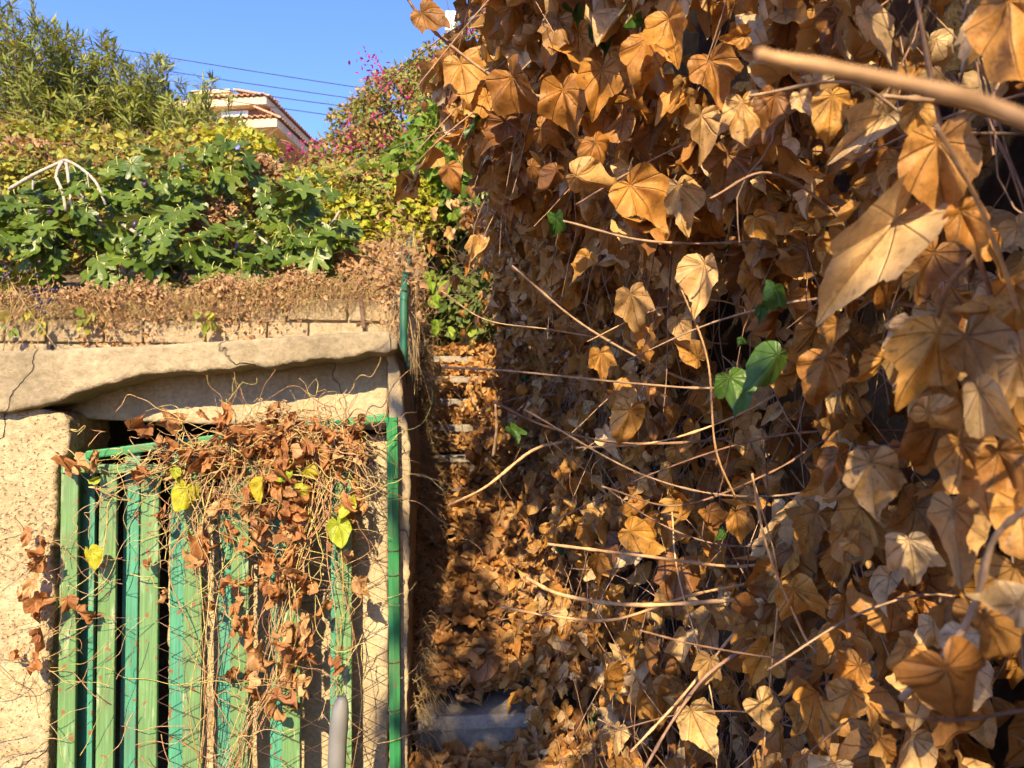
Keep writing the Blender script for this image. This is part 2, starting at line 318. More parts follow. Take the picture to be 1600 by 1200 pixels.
def polar_leaf(kind, rings, sub, r):
    c = OUT[kind]; a = np.array([x[0] for x in c], float); q = np.array([x[1] for x in c])
    jit = .02 if kind == 'fig' else .065
    qs = [q * (1 + r.normal(0, jit, len(q))) * r.uniform(.88, 1.08) for _ in range(2)]; qs[0][0] = qs[1][0] = 1.0
    if sub > 1:
        aa = np.interp(np.arange(0, len(a) - 1 + 1e-6, 1 / sub), np.arange(len(a)), a); qs = [np.interp(aa, a, z) for z in qs]; a = aa
    th = np.radians(np.concatenate([-a[::-1][:-1], a]))[1:]; rr = np.concatenate([qs[0][::-1][:-1], qs[1]])[1:]
    rr = rr * (1 + r.normal(0, .012, len(rr)))
    rr[np.abs(th) < .01] = 1.0
    n = len(th); V = [np.zeros((1, 2))]
    for k in range(1, rings + 1):
        f = (k / rings) ** .85; V.append(np.stack([np.sin(th) * rr * f, -np.cos(th) * rr * f], -1))
    V = np.concatenate(V); F3 = [(0, 1 + i, 1 + (i + 1) % n) for i in range(n)]; F4 = []
    for k in range(rings - 1):
        o = 1 + k * n
        F4 += [(o + i, o + n + i, o + n + (i + 1) % n, o + (i + 1) % n) for i in range(n)]
    return V, np.array(F3), (np.array(F4) if F4 else np.zeros((0, 4), int)), V.copy()
def deform(V2, r, fold, cross, bend, wrinkle, twist):
    x, y = V2[:, 0].copy(), V2[:, 1].copy(); rad = np.hypot(x, y); th = np.arctan2(x, -y)
    z = wrinkle * rad * (np.sin(th * 5 + r.uniform(0, 6)) * .6 + np.sin(th * 9 + rad * 5 + r.uniform(0, 6)) * .35) + wrinkle * .5 * np.sin(rad * 9 + r.uniform(0, 6)) * rad
    fc = 1 / math.sqrt(1 + fold * fold); z += fold * fc * np.abs(x); x = x * fc     # the two halves turn about the midrib
    k = cross if abs(cross) > .05 else .05
    xs = np.sin(k * x) / k; z = z * np.cos(k * x) + (1 - np.cos(k * x)) / k; x = xs
    k = bend if abs(bend) > .05 else .05; t = k * y
    yn = np.sin(t) * (1 / k - z); zn = 1 / k - np.cos(t) * (1 / k - z); y, z = yn, zn
    c, s = np.cos(twist * y), np.sin(twist * y); x, z = c * x - s * z, s * x + c * z
    return np.stack([x, y, z], -1)
def strip_leaf(w, r):
    V2 = np.array([(0, 0), (-w * .8, -.3), (0, -.32), (w * .8, -.3), (-w * .7, -.65), (0, -.66), (w * .7, -.65), (0, -1)])
    F3 = np.array([(0, 1, 2), (0, 2, 3), (4, 7, 5), (5, 7, 6)]); F4 = np.array([(1, 4, 5, 2), (2, 5, 6, 3)])
    return V2, F3, F4, V2.copy()
def variants(kinds, n, seed, rings=2, sub=1, fold=(0, .5), cross=(-1.2, 1.2), bend=(-1, 1), wrinkle=(.04, .12), twist=(-.5, .5)):
    r = np.random.default_rng(seed); out = []
    for i in range(n):
        k = kinds[i % len(kinds)]
        V2, F3, F4, uv = strip_leaf(k, r) if not isinstance(k, str) else polar_leaf(k, rings, sub, r)
        V = deform(V2, r, r.uniform(*fold) * r.choice([-1, 1], p=[.35, .65]), r.uniform(*cross), r.uniform(*bend), r.uniform(*wrinkle), r.uniform(*twist))
        out.append((V, F3, F4, uv))
    return out
DRYP = dict(fold=(.3, 1.4), cross=(-2.8, 2.8), bend=(-2.4, 1.8), wrinkle=(.08, .24), twist=(-1.2, 1.2))
V_IVY = variants(['rhomb', 'penta', 'heart', 'rhomb', 'lobed', 'penta'], 28, 1, **DRYP)
V_IVYH = variants(['rhomb', 'penta', 'heart', 'rhomb', 'penta', 'lobed'], 36, 2, rings=6, sub=4, fold=(.3, 1.25), cross=(-2.5, 2.5), bend=(-2.1, 1.6), wrinkle=(.09, .2), twist=(-1.0, 1.0))
V_HERO = variants(['rhomb', 'penta', 'heart', 'rhomb', 'penta'], 25, 12, rings=7, sub=4, fold=(.25, .85), cross=(-1.9, 1.9), bend=(-1.8, 1.1), wrinkle=(.11, .23), twist=(-.8, .8))
V_FOLD = variants(['rhomb', 'penta'], 6, 11, rings=6, sub=4, fold=(1.1, 1.8), cross=(-.8, .8), bend=(-.9, .5), wrinkle=(.08, .15), twist=(-.5, .5))
V_CRUM = variants(['heart', 'lobed'], 14, 3, rings=3, sub=2, fold=(.5, 2.0), cross=(-4.2, 4.2), bend=(-3.6, 3.6), wrinkle=(.2, .42), twist=(-2.2, 2.2))
V_CRUML = variants(['round'], 8, 4, rings=1, fold=(.3, 1.0), cross=(-2.5, 2.5), bend=(-2, 2), wrinkle=(.15, .3), twist=(-1.5, 1.5))
V_FIG = variants(['fig'], 12, 5, rings=3, fold=(0, .35), cross=(-.6, .6), bend=(-.2, 1.1), wrinkle=(.02, .07), twist=(-.3, .3))
V_STRIP = variants([.085, .10, .075], 6, 6, fold=(0, .5), cross=(-.3, .3), bend=(-.7, .7), wrinkle=(0, .01), twist=(-.5, .5))
V_OVAL = variants([.26, .32, .22], 8, 8, fold=(0, .5), cross=(-.8, .8), bend=(-.8, .8), wrinkle=(0, .05), twist=(-.5, .5))
V_RND = variants(['round', 'heart'], 10, 9, rings=1, fold=(0, .4), cross=(-.8, .8), bend=(-.6, .9), wrinkle=(.02, .08), twist=(-.3, .3))
V_RNDH = variants(['round', 'heart'], 8, 10, rings=4, sub=3, fold=(.3, 1.1), cross=(-1.8, 1.8), bend=(-1.2, 1.6), wrinkle=(.06, .16), twist=(-.4, .4))

def frames(T, N):
    Y = -unit(T); Z = unit(N - Y * (N * Y).sum(-1, keepdims=True)); X = np.cross(Y, Z)
    return np.stack([X, Y, Z], -1)                    # columns
MESHES = {}
def leaf_mesh(vs, i, m, key):
    k = (key, i, m.name)
    if k not in MESHES: MESHES[k] = MB().add(*vs[i]).mesh("leaf", m, True)
    return MESHES[k]
def leaves(parent, vs, P, T, N, S, m, n_ind=0, hi=None, mass="leaf_mass", key="", min_px=10):
    """the n_ind leaves that show largest become parts of their own; all the rest one joined part"""
    P, T, N = (np.asarray(a, float) for a in (P, T, N)); S = np.asarray(S, float); n = len(P)
    F = frames(T, N); vi = rng.integers(0, len(vs), n); sel = np.zeros(n, bool)
    if n_ind:
        C = P + unit(T) * S[:, None] * .5; x, y, d = project(C); size = S / np.maximum(d, .05) * FPX
        ok = (d > .1) & (x > 0) & (x < 1600) & (y > 0) & (y < 1200) & (size > min_px)
        cell = (np.clip(x, 0, 1599) // 26).astype(int) * 100 + (np.clip(y, 0, 1199) // 26).astype(int)
        near = np.full(7000, 1e9); np.minimum.at(near, cell[ok], d[ok]); vis = ok & (d < near[cell] + .06)
        order = np.argsort(-np.where(vis, size, 0)); order = order[:n_ind]; sel[order[vis[order]]] = True
    hv = hi or vs
    for i in np.nonzero(sel)[0]:
        j = int(vi[i]) % len(hv); Mx = np.eye(4); Mx[:3, :3] = F[i] * S[i]; Mx[:3, 3] = P[i]
        link("leaf", leaf_mesh(hv, j, m, key + ("h" if hi else "")), parent, M=Matrix(Mx.tolist()))
    rest = np.nonzero(~sel)[0]
    if len(rest):
        mb = MB()
        for j in range(len(vs)):
            q = rest[vi[rest] == j]
            if not len(q): continue
            V, F3, F4, uv = vs[j]; k = len(V)
            W = P[q][:, None] + S[q][:, None, None] * np.einsum('nij,vj->nvi', F[q], V)
            off = (np.arange(len(q)) * k)[:, None, None]
            mb.add(W.reshape(-1, 3), (F3[None] + off).reshape(-1, 3), (F4[None] + off).reshape(-1, 4) if len(F4) else None, np.tile(uv, (len(q), 1)))
        mb.build(mass, m, parent, True, "stuff")
def rdir(n): return unit(rng.normal(size=(n, 3)))
TOCAM = np.array([-.05, -1.0, .1])

# ------------------------------------------------------------------ the setting: ground, bank, stairs
RUN, RISE, Y0, Z0 = .35, .184, 2.9, .38
def ramp_z(Y): return Z0 + (np.asarray(Y, float) - Y0) * RISE / RUN
def ground_z(X, Y):
    left = np.where(Y < 4.56, 0.0, 2.15 + (Y - 4.56) * .33)
    far = 2.15 + (Y - 4.56) * .33
    st = np.where(Y < 1.9, 0.0, np.minimum(np.maximum(ramp_z(Y) - .25, 0), np.where(Y > 6.2, 1.9 + (Y - 6.2) * .32, 99)))
    bank = np.where(Y < 6.2, np.where(Y > .4, 3.4, 2.35), np.maximum(2.4, far))
    z = np.where(X < -.115, left, np.where(X < .86, st, bank))
    z = np.where(Y > 60, np.minimum(z, 20.4), z)
    return z
xs = np.concatenate([[-400, -200, -100, -60, -40, -25, -15, -10, -7], np.arange(-5, -.3, .4), [-.125, -.105, .2, .5, .84, .9], np.arange(1.2, 6, .6), [8, 12, 20, 40, 80, 200, 400]])
ys = np.concatenate([[-400, -100, -40, -20, -12, -8], np.arange(-6, 1.9, .5), np.arange(1.9, 4.5, .2), [4.55, 4.57], np.arange(4.8, 9, .3), [10, 12, 15, 20, 25, 30, 40, 50, 60, 100, 200, 600]])
GX, GY = np.meshgrid(xs, ys, indexing='ij'); GZ = ground_z(GX, GY) + .03 * np.sin(GX * 7.1) * np.sin(GY * 5.3) * (GY > 4.7)
i, j = np.meshgrid(np.arange(len(xs) - 1), np.arange(len(ys) - 1), indexing='ij'); q = i * len(ys) + j
tag(MB().add(np.stack([GX, GY, GZ], -1).reshape(-1, 3), None, np.stack([q, q + len(ys), q + len(ys) + 1, q + 1], -1).reshape(-1, 4)).build("ground", M_EARTH), "earth slope and ground under the plants", None, kind="structure")
# dark earth bank that the ivy hangs from
bank = MB(); by = np.arange(-6, 8.2, .16); bz = np.arange(0, 3.7, .16); BY, BZ = np.meshgrid(by, bz, indexing='ij')
BX = .80 + .05 * np.sin(BY * 3.1 + BZ * 2) + .05 * np.sin(BZ * 5 + BY) + rng.normal(0, .012, BY.shape) + .08 * BZ / 2.6
i, j = np.meshgrid(np.arange(len(by) - 1), np.arange(len(bz) - 1), indexing='ij'); q = i * len(bz) + j
bank.add(np.stack([BX, BY, BZ], -1).reshape(-1, 3), None, np.stack([q, q + 1, q + len(bz) + 1, q + len(bz)], -1).reshape(-1, 4))
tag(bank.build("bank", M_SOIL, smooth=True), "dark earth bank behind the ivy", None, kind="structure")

stairs = thing("stairs", "grey concrete steps climbing between the shed and the ivy", None, (.35, 2.2, 0), kind="structure")
SL, SR = -.07, .84
for k in range(-1, 11):
    y, z = Y0 + RUN * k, Z0 + RISE * k
    a, b = rng.normal(0, .004, 2)
    o = MB().box(SL, SR, y + a, y + RUN + .06, z - .05, z + b).build("tread", M_STEP, stairs); 
    m = o.modifiers.new("bevel", 'BEVEL'); m.width = .008; m.segments = 2
    MB().box(SL + .004, SR - .004, y + .03, y + RUN + .05, z - RISE - .03, z - .052).build("riser", M_STEP, stairs)

# ------------------------------------------------------------------ shed
def outl(pts, Y): return [(p[0], p[2]) for p in (on_y(x, y, Y) for x, y in pts)]
shed = thing("shed", "weathered beige concrete shed with a cracked overhanging roof slab", "shed", (-1.3, 3.2, 0))
def conc(name, pts, y0, y1, m, vox=.014, amp=.012, sc=.12):
    o = link(name, prism(outl(pts, y0), y0, y1), shed); o.data.materials.append(m); rough(o, vox, amp, sc); return o
def jag(pts, step, amp):
    out = []
    for (a, b), (c, d) in zip(pts[:-1], pts[1:]):
        n = max(1, int(math.hypot(c - a, d - b) / step))
        for k in range(n): u = k / n; out.append((a + (c - a) * u + (float(rng.normal(0, amp)) if k else 0), b + (d - b) * u + float(rng.normal(0, amp))))
    return out + [pts[-1]]
conc("roof_slab", [(-420, 572), (0, 549), (200, 541), (400, 529), (585, 516), (608, 517), (620, 530), (622, 545)] + jag([(606, 549), (560, 556), (500, 562), (430, 573), (380, 574), (330, 579), (290, 581), (240, 587), (205, 589), (178, 597), (130, 612), (92, 627), (60, 634), (0, 643)], 14, 2.0) + [(-420, 662)], 2.585, 4.46, M_SLAB, .009, .008, .07)
conc("lintel", [(-420, 600), (60, 590), (606, 540), (606, 672), (330, 663), (60, 652), (-420, 652)], 2.765, 2.96, M_CONC, .011, .007, .08)
conc("pillar", [(-420, 650), (60, 637), (98, 645), (107, 656), (108, 690), (104, 712), (94, 716), (86, 740), (88, 800), (80, 870), (86, 940), (78, 1010), (76, 1130), (70, 1300), (-420, 1300)], 2.63, 2.95, M_REND, .009, .014, .05)
conc("pillar", [(541, 676), (606, 680), (606, 1306), (541, 1306)], 2.80, 3.06, M_CONC, .012, .010, .1)
conc("block_wall", [(262, 800), (330, 786), (430, 792), (548, 782), (548, 1290), (262, 1290)], 2.88, 3.05, M_CONC, .014, .016, .1)
conc("end_wall", [(604, 536), (621, 552), (627, 600), (633, 650), (641, 700), (641, 760), (638, 900), (637, 1310), (608, 1310), (608, 690)], 2.69, 4.47, M_CONC, .013, .02, .12)
MB().box(-3.2, -3.05, 2.96, 4.46, 0, 1.9).build("side_wall", M_CONC, shed)
MB().box(-3.0, -.32, 3.6, 3.7, 0, 1.66).build("shade_backing", M_SOIL, shed)  # dark panel added inside: the interior's shade is put into its soil colour

# retaining wall of sandstone blocks
rw = thing("retaining_wall", "sandstone block retaining wall above the shed roof", "wall", (-2.3, 4.5, 0))
MB().box(-6.5, -.13, 4.535, 4.75, 0, 2.2).build("mortar_core", M_MORT, rw)
stone_meshes = []
for k in range(6):
    me = MB().box(-.5, .5, -.5, .5, -.5, .5).mesh("stone", M_STONE); stone_meshes.append(me)
for c in range(5):
    z = 1.60 + c * .142; x = -5.2 + (c % 2) * .13
    while x < -.35:
        w = min(float(U(.19, .42)), -.14 - x)
        o = link("stone", stone_meshes[int(U(0, 6))], rw, M=Matrix.Translation((x + w / 2, 4.54 + float(U(-.012, .012)), z + (0 if c < 4 else float(U(-.02, .01))))) @ Matrix.Diagonal((w - .012, .1, .13, 1)))
        b = o.modifiers.new("bevel", 'BEVEL'); b.width = .09; b.segments = 2; b.offset_type = 'PERCENT'; b.width_pct = 7
        x += w

# ------------------------------------------------------------------ gate
def pt(px, py, Y): return on_y(px, py, Y)
gate = thing("slatted_gate", "green slatted metal gate overgrown with dry vine", "gate", pt(320, 1290, 2.66))
def bev(o, w=.003):
    b = o.modifiers.new("bevel", 'BEVEL'); b.width = w; b.segments = 2; return o
for xt, xb in ((111, 103), (171, 163), (236, 230), (303, 300), (376, 374), (456, 455), (537, 537)):
    bev(MB().bar(pt(xt, 736, 2.66), pt(xb, 1285, 2.66), .0585 + float(U(-.003, .003)), .018).build("slat", M_GRN, gate))
bev(MB().bar(pt(98, 732, 2.655), pt(549, 734, 2.655), .026, .03, (0, 1, 0)).build("rail", M_GRN, gate))
bev(MB().bar(pt(90, 1270, 2.685), pt(549, 1270, 2.685), .026, .03, (0, 1, 0)).build("rail", M_GRN, gate))
gate2 = thing("barred_gate", "worn turquoise barred gate behind the green slats", "gate", pt(330, 1290, 2.72))
for xt, xb in ((139, 132), (209, 199), (281, 276), (357, 352), (438, 434)):
    ytop = 708 - (xt - 140) * .122
    bev(MB().bar(pt(xt, ytop, 2.725), pt(xb, 1285, 2.725), .052, .022).build("bar", M_TURQ, gate2))
bev(MB().bar(pt(136, 711, 2.71), pt(606, 652, 2.71), .03, .03, (0, 1, 0)).build("top_rail", M_POST, gate2), .006)
bev(MB().bar(pt(528, 660, 2.722), pt(524, 1285, 2.722), .04, .02).build("bar", M_TURQ, gate2))
bev(MB().bar(pt(205, 742, 2.745), pt(545, 722, 2.745), .024, .02, (0, 1, 0)).build("rail", M_TURQ, gate2))
fen = thing("chain_link_panel", "rusty chain link mesh tied to a dark green post", "fence", pt(615, 1290, 2.63))
pp = [pt(613, 652, 2.625), pt(616, 900, 2.63), pt(619, 1290, 2.63)]
MB().tube(path(pp, 6), .0215, sides=6).build("post", M_POST, fen)
def wire_path(xa, up):
    P = []; n = 34
    for k in range(n):
        zz = .14 + k * .044; P.append((xa + (.042 if k % 2 else -.042) * 1.0, 2.632 + (.002 if k % 2 else -.002), zz))
    return P
xr = pt(606, 900, 2.63)[0]
for k in range(9):
    xa = xr - .042 - k * .084 + float(rng.normal(0, .002)); P = np.array(wire_path(xa, k)); 
    if k % 2: P[:, 0] = 2 * xa - P[:, 0]
    P = P[:int(34 - max(0, (k - 1)) * 1.3 - U(0, 3))]
    P[:, 1] += .012 * np.sin(P[:, 2] * 4 + k); P += rng.normal(0, .0025, P.shape)
    MB().tube(P, .0019, sides=4).build("wire", M_WIRE, fen, True)
for y in (660, 690, 750, 862, 900, 1035, 1110):
    c = pt(616, y, 2.63); th = np.linspace(0, 7, 14)
    MB().tube(np.stack([c[0] + .024 * np.cos(th), c[1] + .024 * np.sin(th), c[2] + th * .0012], -1), .0014, sides=4).build("wire_tie", M_WIRE, fen, True)
tang = MB()
for k in range(9):
    c = pt(568, 713, 2.62); P = c + np.cumsum(rng.normal(0, .022, (9, 3)) * [1, .4, 1], 0) * .8; tang.tube(path(P, 26), .0014, sides=4)
for a, b in (((568, 713), (600, 650)), ((568, 713), (606, 748)), ((568, 713), (545, 690)), ((560, 650), (598, 690)), ((585, 648), (608, 720))):
    tang.tube(path([pt(*a, 2.62), (pt(*a, 2.62) + pt(*b, 2.62)) / 2 + rng.normal(0, .012, 3), pt(*b, 2.62)], 9), .0014, sides=4)
tang.build("wire_tangle", M_WIRE, fen, True)

pipe = MB(); pc = [at(524, 1330, 2.2), at(526, 1200, 2.2), at(530, 1130, 2.2), at(533, 1100, 2.2), at(534, 1088, 2.2)]
pc[0][2] = -.02
pipe.tube(path(pc, 12), [.027] * 6 + [.026, .0245, .022, .019, .015, .009], sides=14)
tag(pipe.build("steel_pipe", M_GALV, None, True), "grey steel pipe with a flattened tip standing before the gate", "pipe")

rail = thing("handrail", "dark green tubular handrail beside the steps", "handrail", (-.14, 3.2, .4))
hz = pt(627, 470, 3.2)[2]
h0 = np.array([-.135, 3.2, .3]); HP = [(-.135, 3.2, .3), (-.135, 3.2, hz - .1), (-.137, 3.22, hz - .03), (-.14, 3.29, hz + .02), (-.145, 3.6, hz + .19), (-.15, 4.3, hz + .55)]
MB().tube(path(HP, 40), .0165, sides=12).build("rail", M_RAIL, rail, True)
for y in (4.1,):
    MB().tube([(-.10, y, ramp_z(y) - .3), (-.145, y, hz + .02 + (y - 3.29) * .525)], .0165, sides=12).build("post", M_RAIL, rail, True)
o = MB().bar(pt(562, 450, 4.46), pt(568, 512, 4.46), .022, .012).build("iron_stake", M_WIRE); tag(o, "rusty iron stake against the sandstone wall", "stake")

# ------------------------------------------------------------------ leaf litter on the steps
lit = thing("leaf_litter", "dry brown fallen leaves heaped on the steps", None, (.3, 3, 0), kind="stuff")
n = 6000; X = U(SL - .02, .8, n); Y = U(1.7, 6.9, n)
def litter_z(X, Y):
    k = np.floor((Y - Y0) / RUN); fr = (Y - Y0) / RUN - k; zt = Z0 + RISE * k
    zt = np.where(k < -1, 0.0, zt)
    full = np.where((k >= 0) & (k <= 2), 1.0, np.where(k >= 3, .3, .6)); full = np.maximum(full, sm(X, .18, .42))
    z = zt + RISE * full * fr + .10 * sm(X, .2, .6) + .05 * ((k >= 1) & (k <= 3))
    z = np.where(k < -1, .05 + .12 * sm(X, .1, .6) + .16 * sm(Y, 2.1, 2.5), z); z = np.where(k == -1, Z0 - RISE + .015 + .10 * sm(X, .15, .5), z)
    return z, k, fr
z, k, fr = litter_z(X, Y)
lim = np.where(k == 0, .40, np.where((k >= 3) & (k <= 9), .22, -.2)); limf = np.where(k == 0, .28, .34)
keep = ~((X < lim) & (X > SL + .02) & (fr < limf) & (U(0, 1, n) < .985)) 
X, Y, z, fr = X[keep], Y[keep], z[keep], fr[keep]; n = len(X)
P = np.stack([X, Y, z + np.abs(rng.normal(0, .026, n)) + .012], -1)
T = unit(np.stack([rng.normal(size=n), rng.normal(size=n) - .3, rng.normal(0, .35, n) - .15], -1)); N = unit(np.stack([rng.normal(0, .38, n), rng.normal(0, .38, n) - .35, np.ones(n)], -1))
leaves(lit, V_IVY, P, T, N, U(.055, .108, n), M_LIT, 300, V_IVYH, key="lit")
n = 260; X = U(SL, .7, n); Y = U(2.3, 6.5, n); z, _, _ = litter_z(X, Y); mb = MB()
for a, b, c in zip(X, Y, z):
    d = rdir(1)[0] * [1, 1, .25] * float(U(.06, .16)); s = np.array([a, b, c + .03]); mb.tube(path([s - d, s + rng.normal(0, .012, 3), s + d], 6), .0014, sides=4)
mb.build("twigs", M_TWIG, lit, True, "stuff")

# ------------------------------------------------------------------ the dead ivy over the bank
ivy = thing("dry_ivy", "dead brown ivy covering the bank beside the steps", "ivy", (.75, 2.0, 0))
def ivy_x(Y, Z):
    wob = .035 * np.sin(Y * 7.3 + Z * 3.1) + .03 * np.sin(Z * 9.1 - Y * 4.7) + .02 * np.sin(Y * 17 + Z * 13)
    x = .47 + wob - .37 * sm(Z, 1.8, 2.5) * np.where(Y < 2.1, np.exp(-((Y - 2.1) / 1.0) ** 2), np.exp(-((Y - 2.1) / 1.3) ** 2)) - .06 * sm(Z, 2.0, 2.5) - .05 * sm(Y, 3, 5)
    x = x + .10 * sm(-Y, -.5, .4)
    h = Z - np.maximum(ramp_z(Y), 0); x = x + .05 * np.sin(Y * 2.6 + 1) * np.sin(Z * 3.3)
    return x - .20 * (1 - sm(h, .0, .4)) + .08 * sm(h, .35, .8) * (1 - sm(Z, 1.6, 2.0))
def ivy_patch(n, y0, y1, z0, z1, seed, spread=.07, per=9):
    nc = n // per; cy, cz = U(y0, y1, nc), U(z0, z1, nc)
    cy, cz = np.repeat(cy, per), np.repeat(cz, per); m = len(cy)
    Y = cy + rng.normal(0, spread, m); Z = cz + rng.normal(0, spread * 1.1, m)
    lay = np.where(U(0, 1, m) < .62, rng.exponential(.04, m), U(.05, .32, m))
    g = np.sin(Y * 8.3 + 1.4 * np.sin(Z * 6.1)) * np.sin(Z * 7.7 + 1.2 * np.sin(Y * 5.3)); lay = lay + np.where(g < -.28, U(.14, .38, m), 0)
    Xp = ivy_x(Y, Z) + lay
    ok = (Z > np.maximum(ramp_z(Y), 0) + .03) & (Xp > .02)
    ok &= Xp < .82
    P = np.stack([Xp, Y, Z], -1)[ok]; m = len(P)
    N = unit(np.stack([-.8 + rng.normal(0, .6, m), -.5 + rng.normal(0, .65, m), .35 + rng.normal(0, .55, m)], -1))
    T = unit(np.stack([-.25 + rng.normal(0, .4, m), rng.normal(0, .45, m), -1 + rng.normal(0, .45, m)], -1))
    return P, T, N
parts = [ivy_patch(1500, .35, 1.3, .75, 2.6, 0, .055), ivy_patch(3100, 1.2, 3.0, .1, 2.9, 0, .055), ivy_patch(3000, 3.0, 5.4, .3, 3.0, 0)]
top = ivy_patch(2400, 1.0, 3.4, 1.85, 3.7, 0)       # the sunlit overhang
parts.append(top)
back = ivy_patch(2600, -4.5, .35, .6, 2.62, 0, .1)
def near_ok(P): return (P[:, 1] > .3) | (P[:, 0] > .42)
P = np.concatenate([p[0] for p in parts]); T = np.concatenate([p[1] for p in parts]); N = np.concatenate([p[2] for p in parts])
x, y, d = project(P); k = (d > .62) ; P, T, N = P[k], T[k], N[k]
# loose sprigs reaching out over the steps
for k in range(75):
    Y = float(U(1.5, 4.8)); Z = float(U(ramp_z(Y) + .25, 2.9)); x0 = float(ivy_x(Y, Z)); L_ = float(U(.12, .34))
    a = np.array([x0 + .12, Y, Z]); d = unit(np.array([-1, rng.normal(-.3, .5), rng.normal(0, .45)])) * (L_ + .12)
    pp_ = path([a, a + d * .5 + [0, 0, .03], a + d + [0, 0, -.05 - .3 * L_]], 10)
    x_, y_, d_ = project(pp_)
    if d_.min() < .9 or ((x_ < 790) & (y_ < 90)).any(): continue
    MB().tube(pp_, .0024, .001, sides=5).build("stem", M_TWIG if k % 3 else M_PTWIG, ivy, True)
    m_ = int(U(2, 7)); q_ = pp_[rng.integers(3, 10, m_)]
    P = np.vstack([P, q_]); T = np.vstack([T, unit(np.stack([rng.normal(-.2, .4, m_), rng.normal(-.1, .4, m_), -np.ones(m_)], -1))]); N = np.vstack([N, unit(np.stack([rng.normal(-.5, .5, m_), rng.normal(-.8, .5, m_), rng.normal(.3, .4, m_)], -1))])
# hero leaves measured from the photograph: px, py of the petiole end, tip px, py, depth (the leaf's length follows), tilt
HERO = [(1510, 525, 1570, 640, .56, 0), (1450, 645, 1505, 710, .6, 0), (1592, 560, 1560, 655, .55, 0), (1560, 705, 1605, 800, .56, 0), (1600, 790, 1575, 905, .55, 0), (1535, 965, 1585, 1085, .54, 0), (1590, 470, 1530, 520, .58, 0), (1420, 500, 1400, 560, .68, 2), (1500, 330, 1540, 410, .62, 0), (1465, 222, 1470, 375, .62, 0), (1135, 240, 1128, 335, 1.15, 0), (1400, 345, 1268, 508, .66, 1), (1100, 412, 1085, 500, 1.1, 2), (1465, 520, 1400, 640, .62, 0),
 (1480, 1045, 1530, 1200, .5, 0), (1590, 945, 1490, 950, .5, 2), (1420, 845, 1440, 930, .75, 2), (1360, 722, 1370, 815, .7, 0), (1490, 795, 1500, 930, .62, 1),
 (1290, 560, 1265, 650, .85, 0), (985, 640, 965, 715, 1.3, 0), (938, 552, 940, 602, 1.75, 0), (1530, 610, 1590, 720, .55, 1), (1500, 690, 1570, 800, .6, 0),
 (1560, 480, 1490, 500, .6, 0), (1180, 340, 1215, 385, 1.1, 0), (1190, 325, 1180, 385, 1.12, 0), (1060, 290, 1075, 370, 1.2, 0), (900, 275, 965, 310, 1.25, 0),
 (985, 290, 1045, 365, 1.1, 0), (1010, 60, 1000, 150, 1.2, 0), (1045, 30, 1060, 110, 1.15, 0), (1110, 95, 1130, 175, 1.1, 0), (1165, 55, 1120, 60, 1.0, 0),
 (1350, 20, 1395, 110, .8, 1), (1300, 150, 1295, 235, .85, 0), (1250, 150, 1260, 190, .9, 2), (1385, 180, 1290, 250, .85, 1), (1430, 170, 1440, 240, .75, 0),
 (1540, 20, 1500, 120, .6, 1), (1575, 0, 1590, 150, .55, 0), (1210, 150, 1195, 230, 1.0, 0), (1160, 160, 1165, 235, 1.05, 0), (1095, 180, 1090, 260, 1.1, 0),
 (720, 100, 735, 180, 1.6, 0), (790, 190, 760, 255, 1.6, 0), (800, 120, 840, 200, 1.5, 0), (760, 150, 740, 200, 1.6, 0), (845, 200, 900, 225, 1.45, 0),
 (880, 140, 890, 220, 1.4, 0), (940, 110, 930, 190, 1.35, 0), (930, 220, 960, 290, 1.35, 0), (830, 260, 870, 265, 1.5, 0), (870, 265, 850, 320, 1.45, 0),
 (660, 20, 705, 62, 1.45, 0), (800, 10, 790, 60, 1.5, 0), (870, 30, 860, 90, 1.4, 0), (700, 260, 712, 310, 1.9, 0), (1310, 710, 1290, 770, .9, 0),
 (1320, 830, 1310, 885, .95, 0), (1330, 845, 1370, 880, .9, 0), (1240, 920, 1285, 985, 1.05, 0), (1320, 940, 1315, 1000, 1.0, 0), (1200, 1010, 1165, 1080, 1.15, 0),
 (1280, 1000, 1240, 1010, 1.1, 2), (1060, 880, 1050, 960, 1.5, 0), (985, 830, 1040, 865, 1.5, 0), (935, 870, 925, 920, 1.7, 0), (1105, 800, 1130, 850, 1.35, 0),
 (1150, 800, 1160, 860, 1.3, 0), (1090, 560, 1050, 520, 1.4, 0), (1060, 500, 1075, 545, 1.4, 0), (985, 460, 1000, 520, 1.5, 0), (920, 400, 905, 450, 1.6, 0), 
 (1310, 505, 1300, 555, .9, 0), (1380, 560, 1340, 620, .8, 0), (1500, 990, 1490, 1060, .55, 2), (1110, 1030, 1100, 1080, 1.3, 0), (1190, 1100, 1240, 1160, 1.1, 0),
 (1080, 1110, 1110, 1180, 1.3, 0), (1330, 1080, 1300, 1150, .9, 0), (1420, 1010, 1380, 1070, .75, 0), (1010, 1000, 990, 1050, 1.5, 0), (950, 1050, 975, 1100, 1.7, 0)]
hp, ht, hn, hs, hk = [], [], [], [], []
for x0, y0, x1, y1, dd, kk in HERO:
    a = at(x0, y0, dd); b = at(x1, y1, dd); hp.append(a); ht.append(b - a); hs.append(np.linalg.norm(b - a) * 1.0); hk.append(kk)
    hn.append(unit(CAM - a + rng.normal(0, .28 * dd, 3)))
hp, ht, hn, hs, hk = map(np.array, (hp, ht, hn, hs, hk))
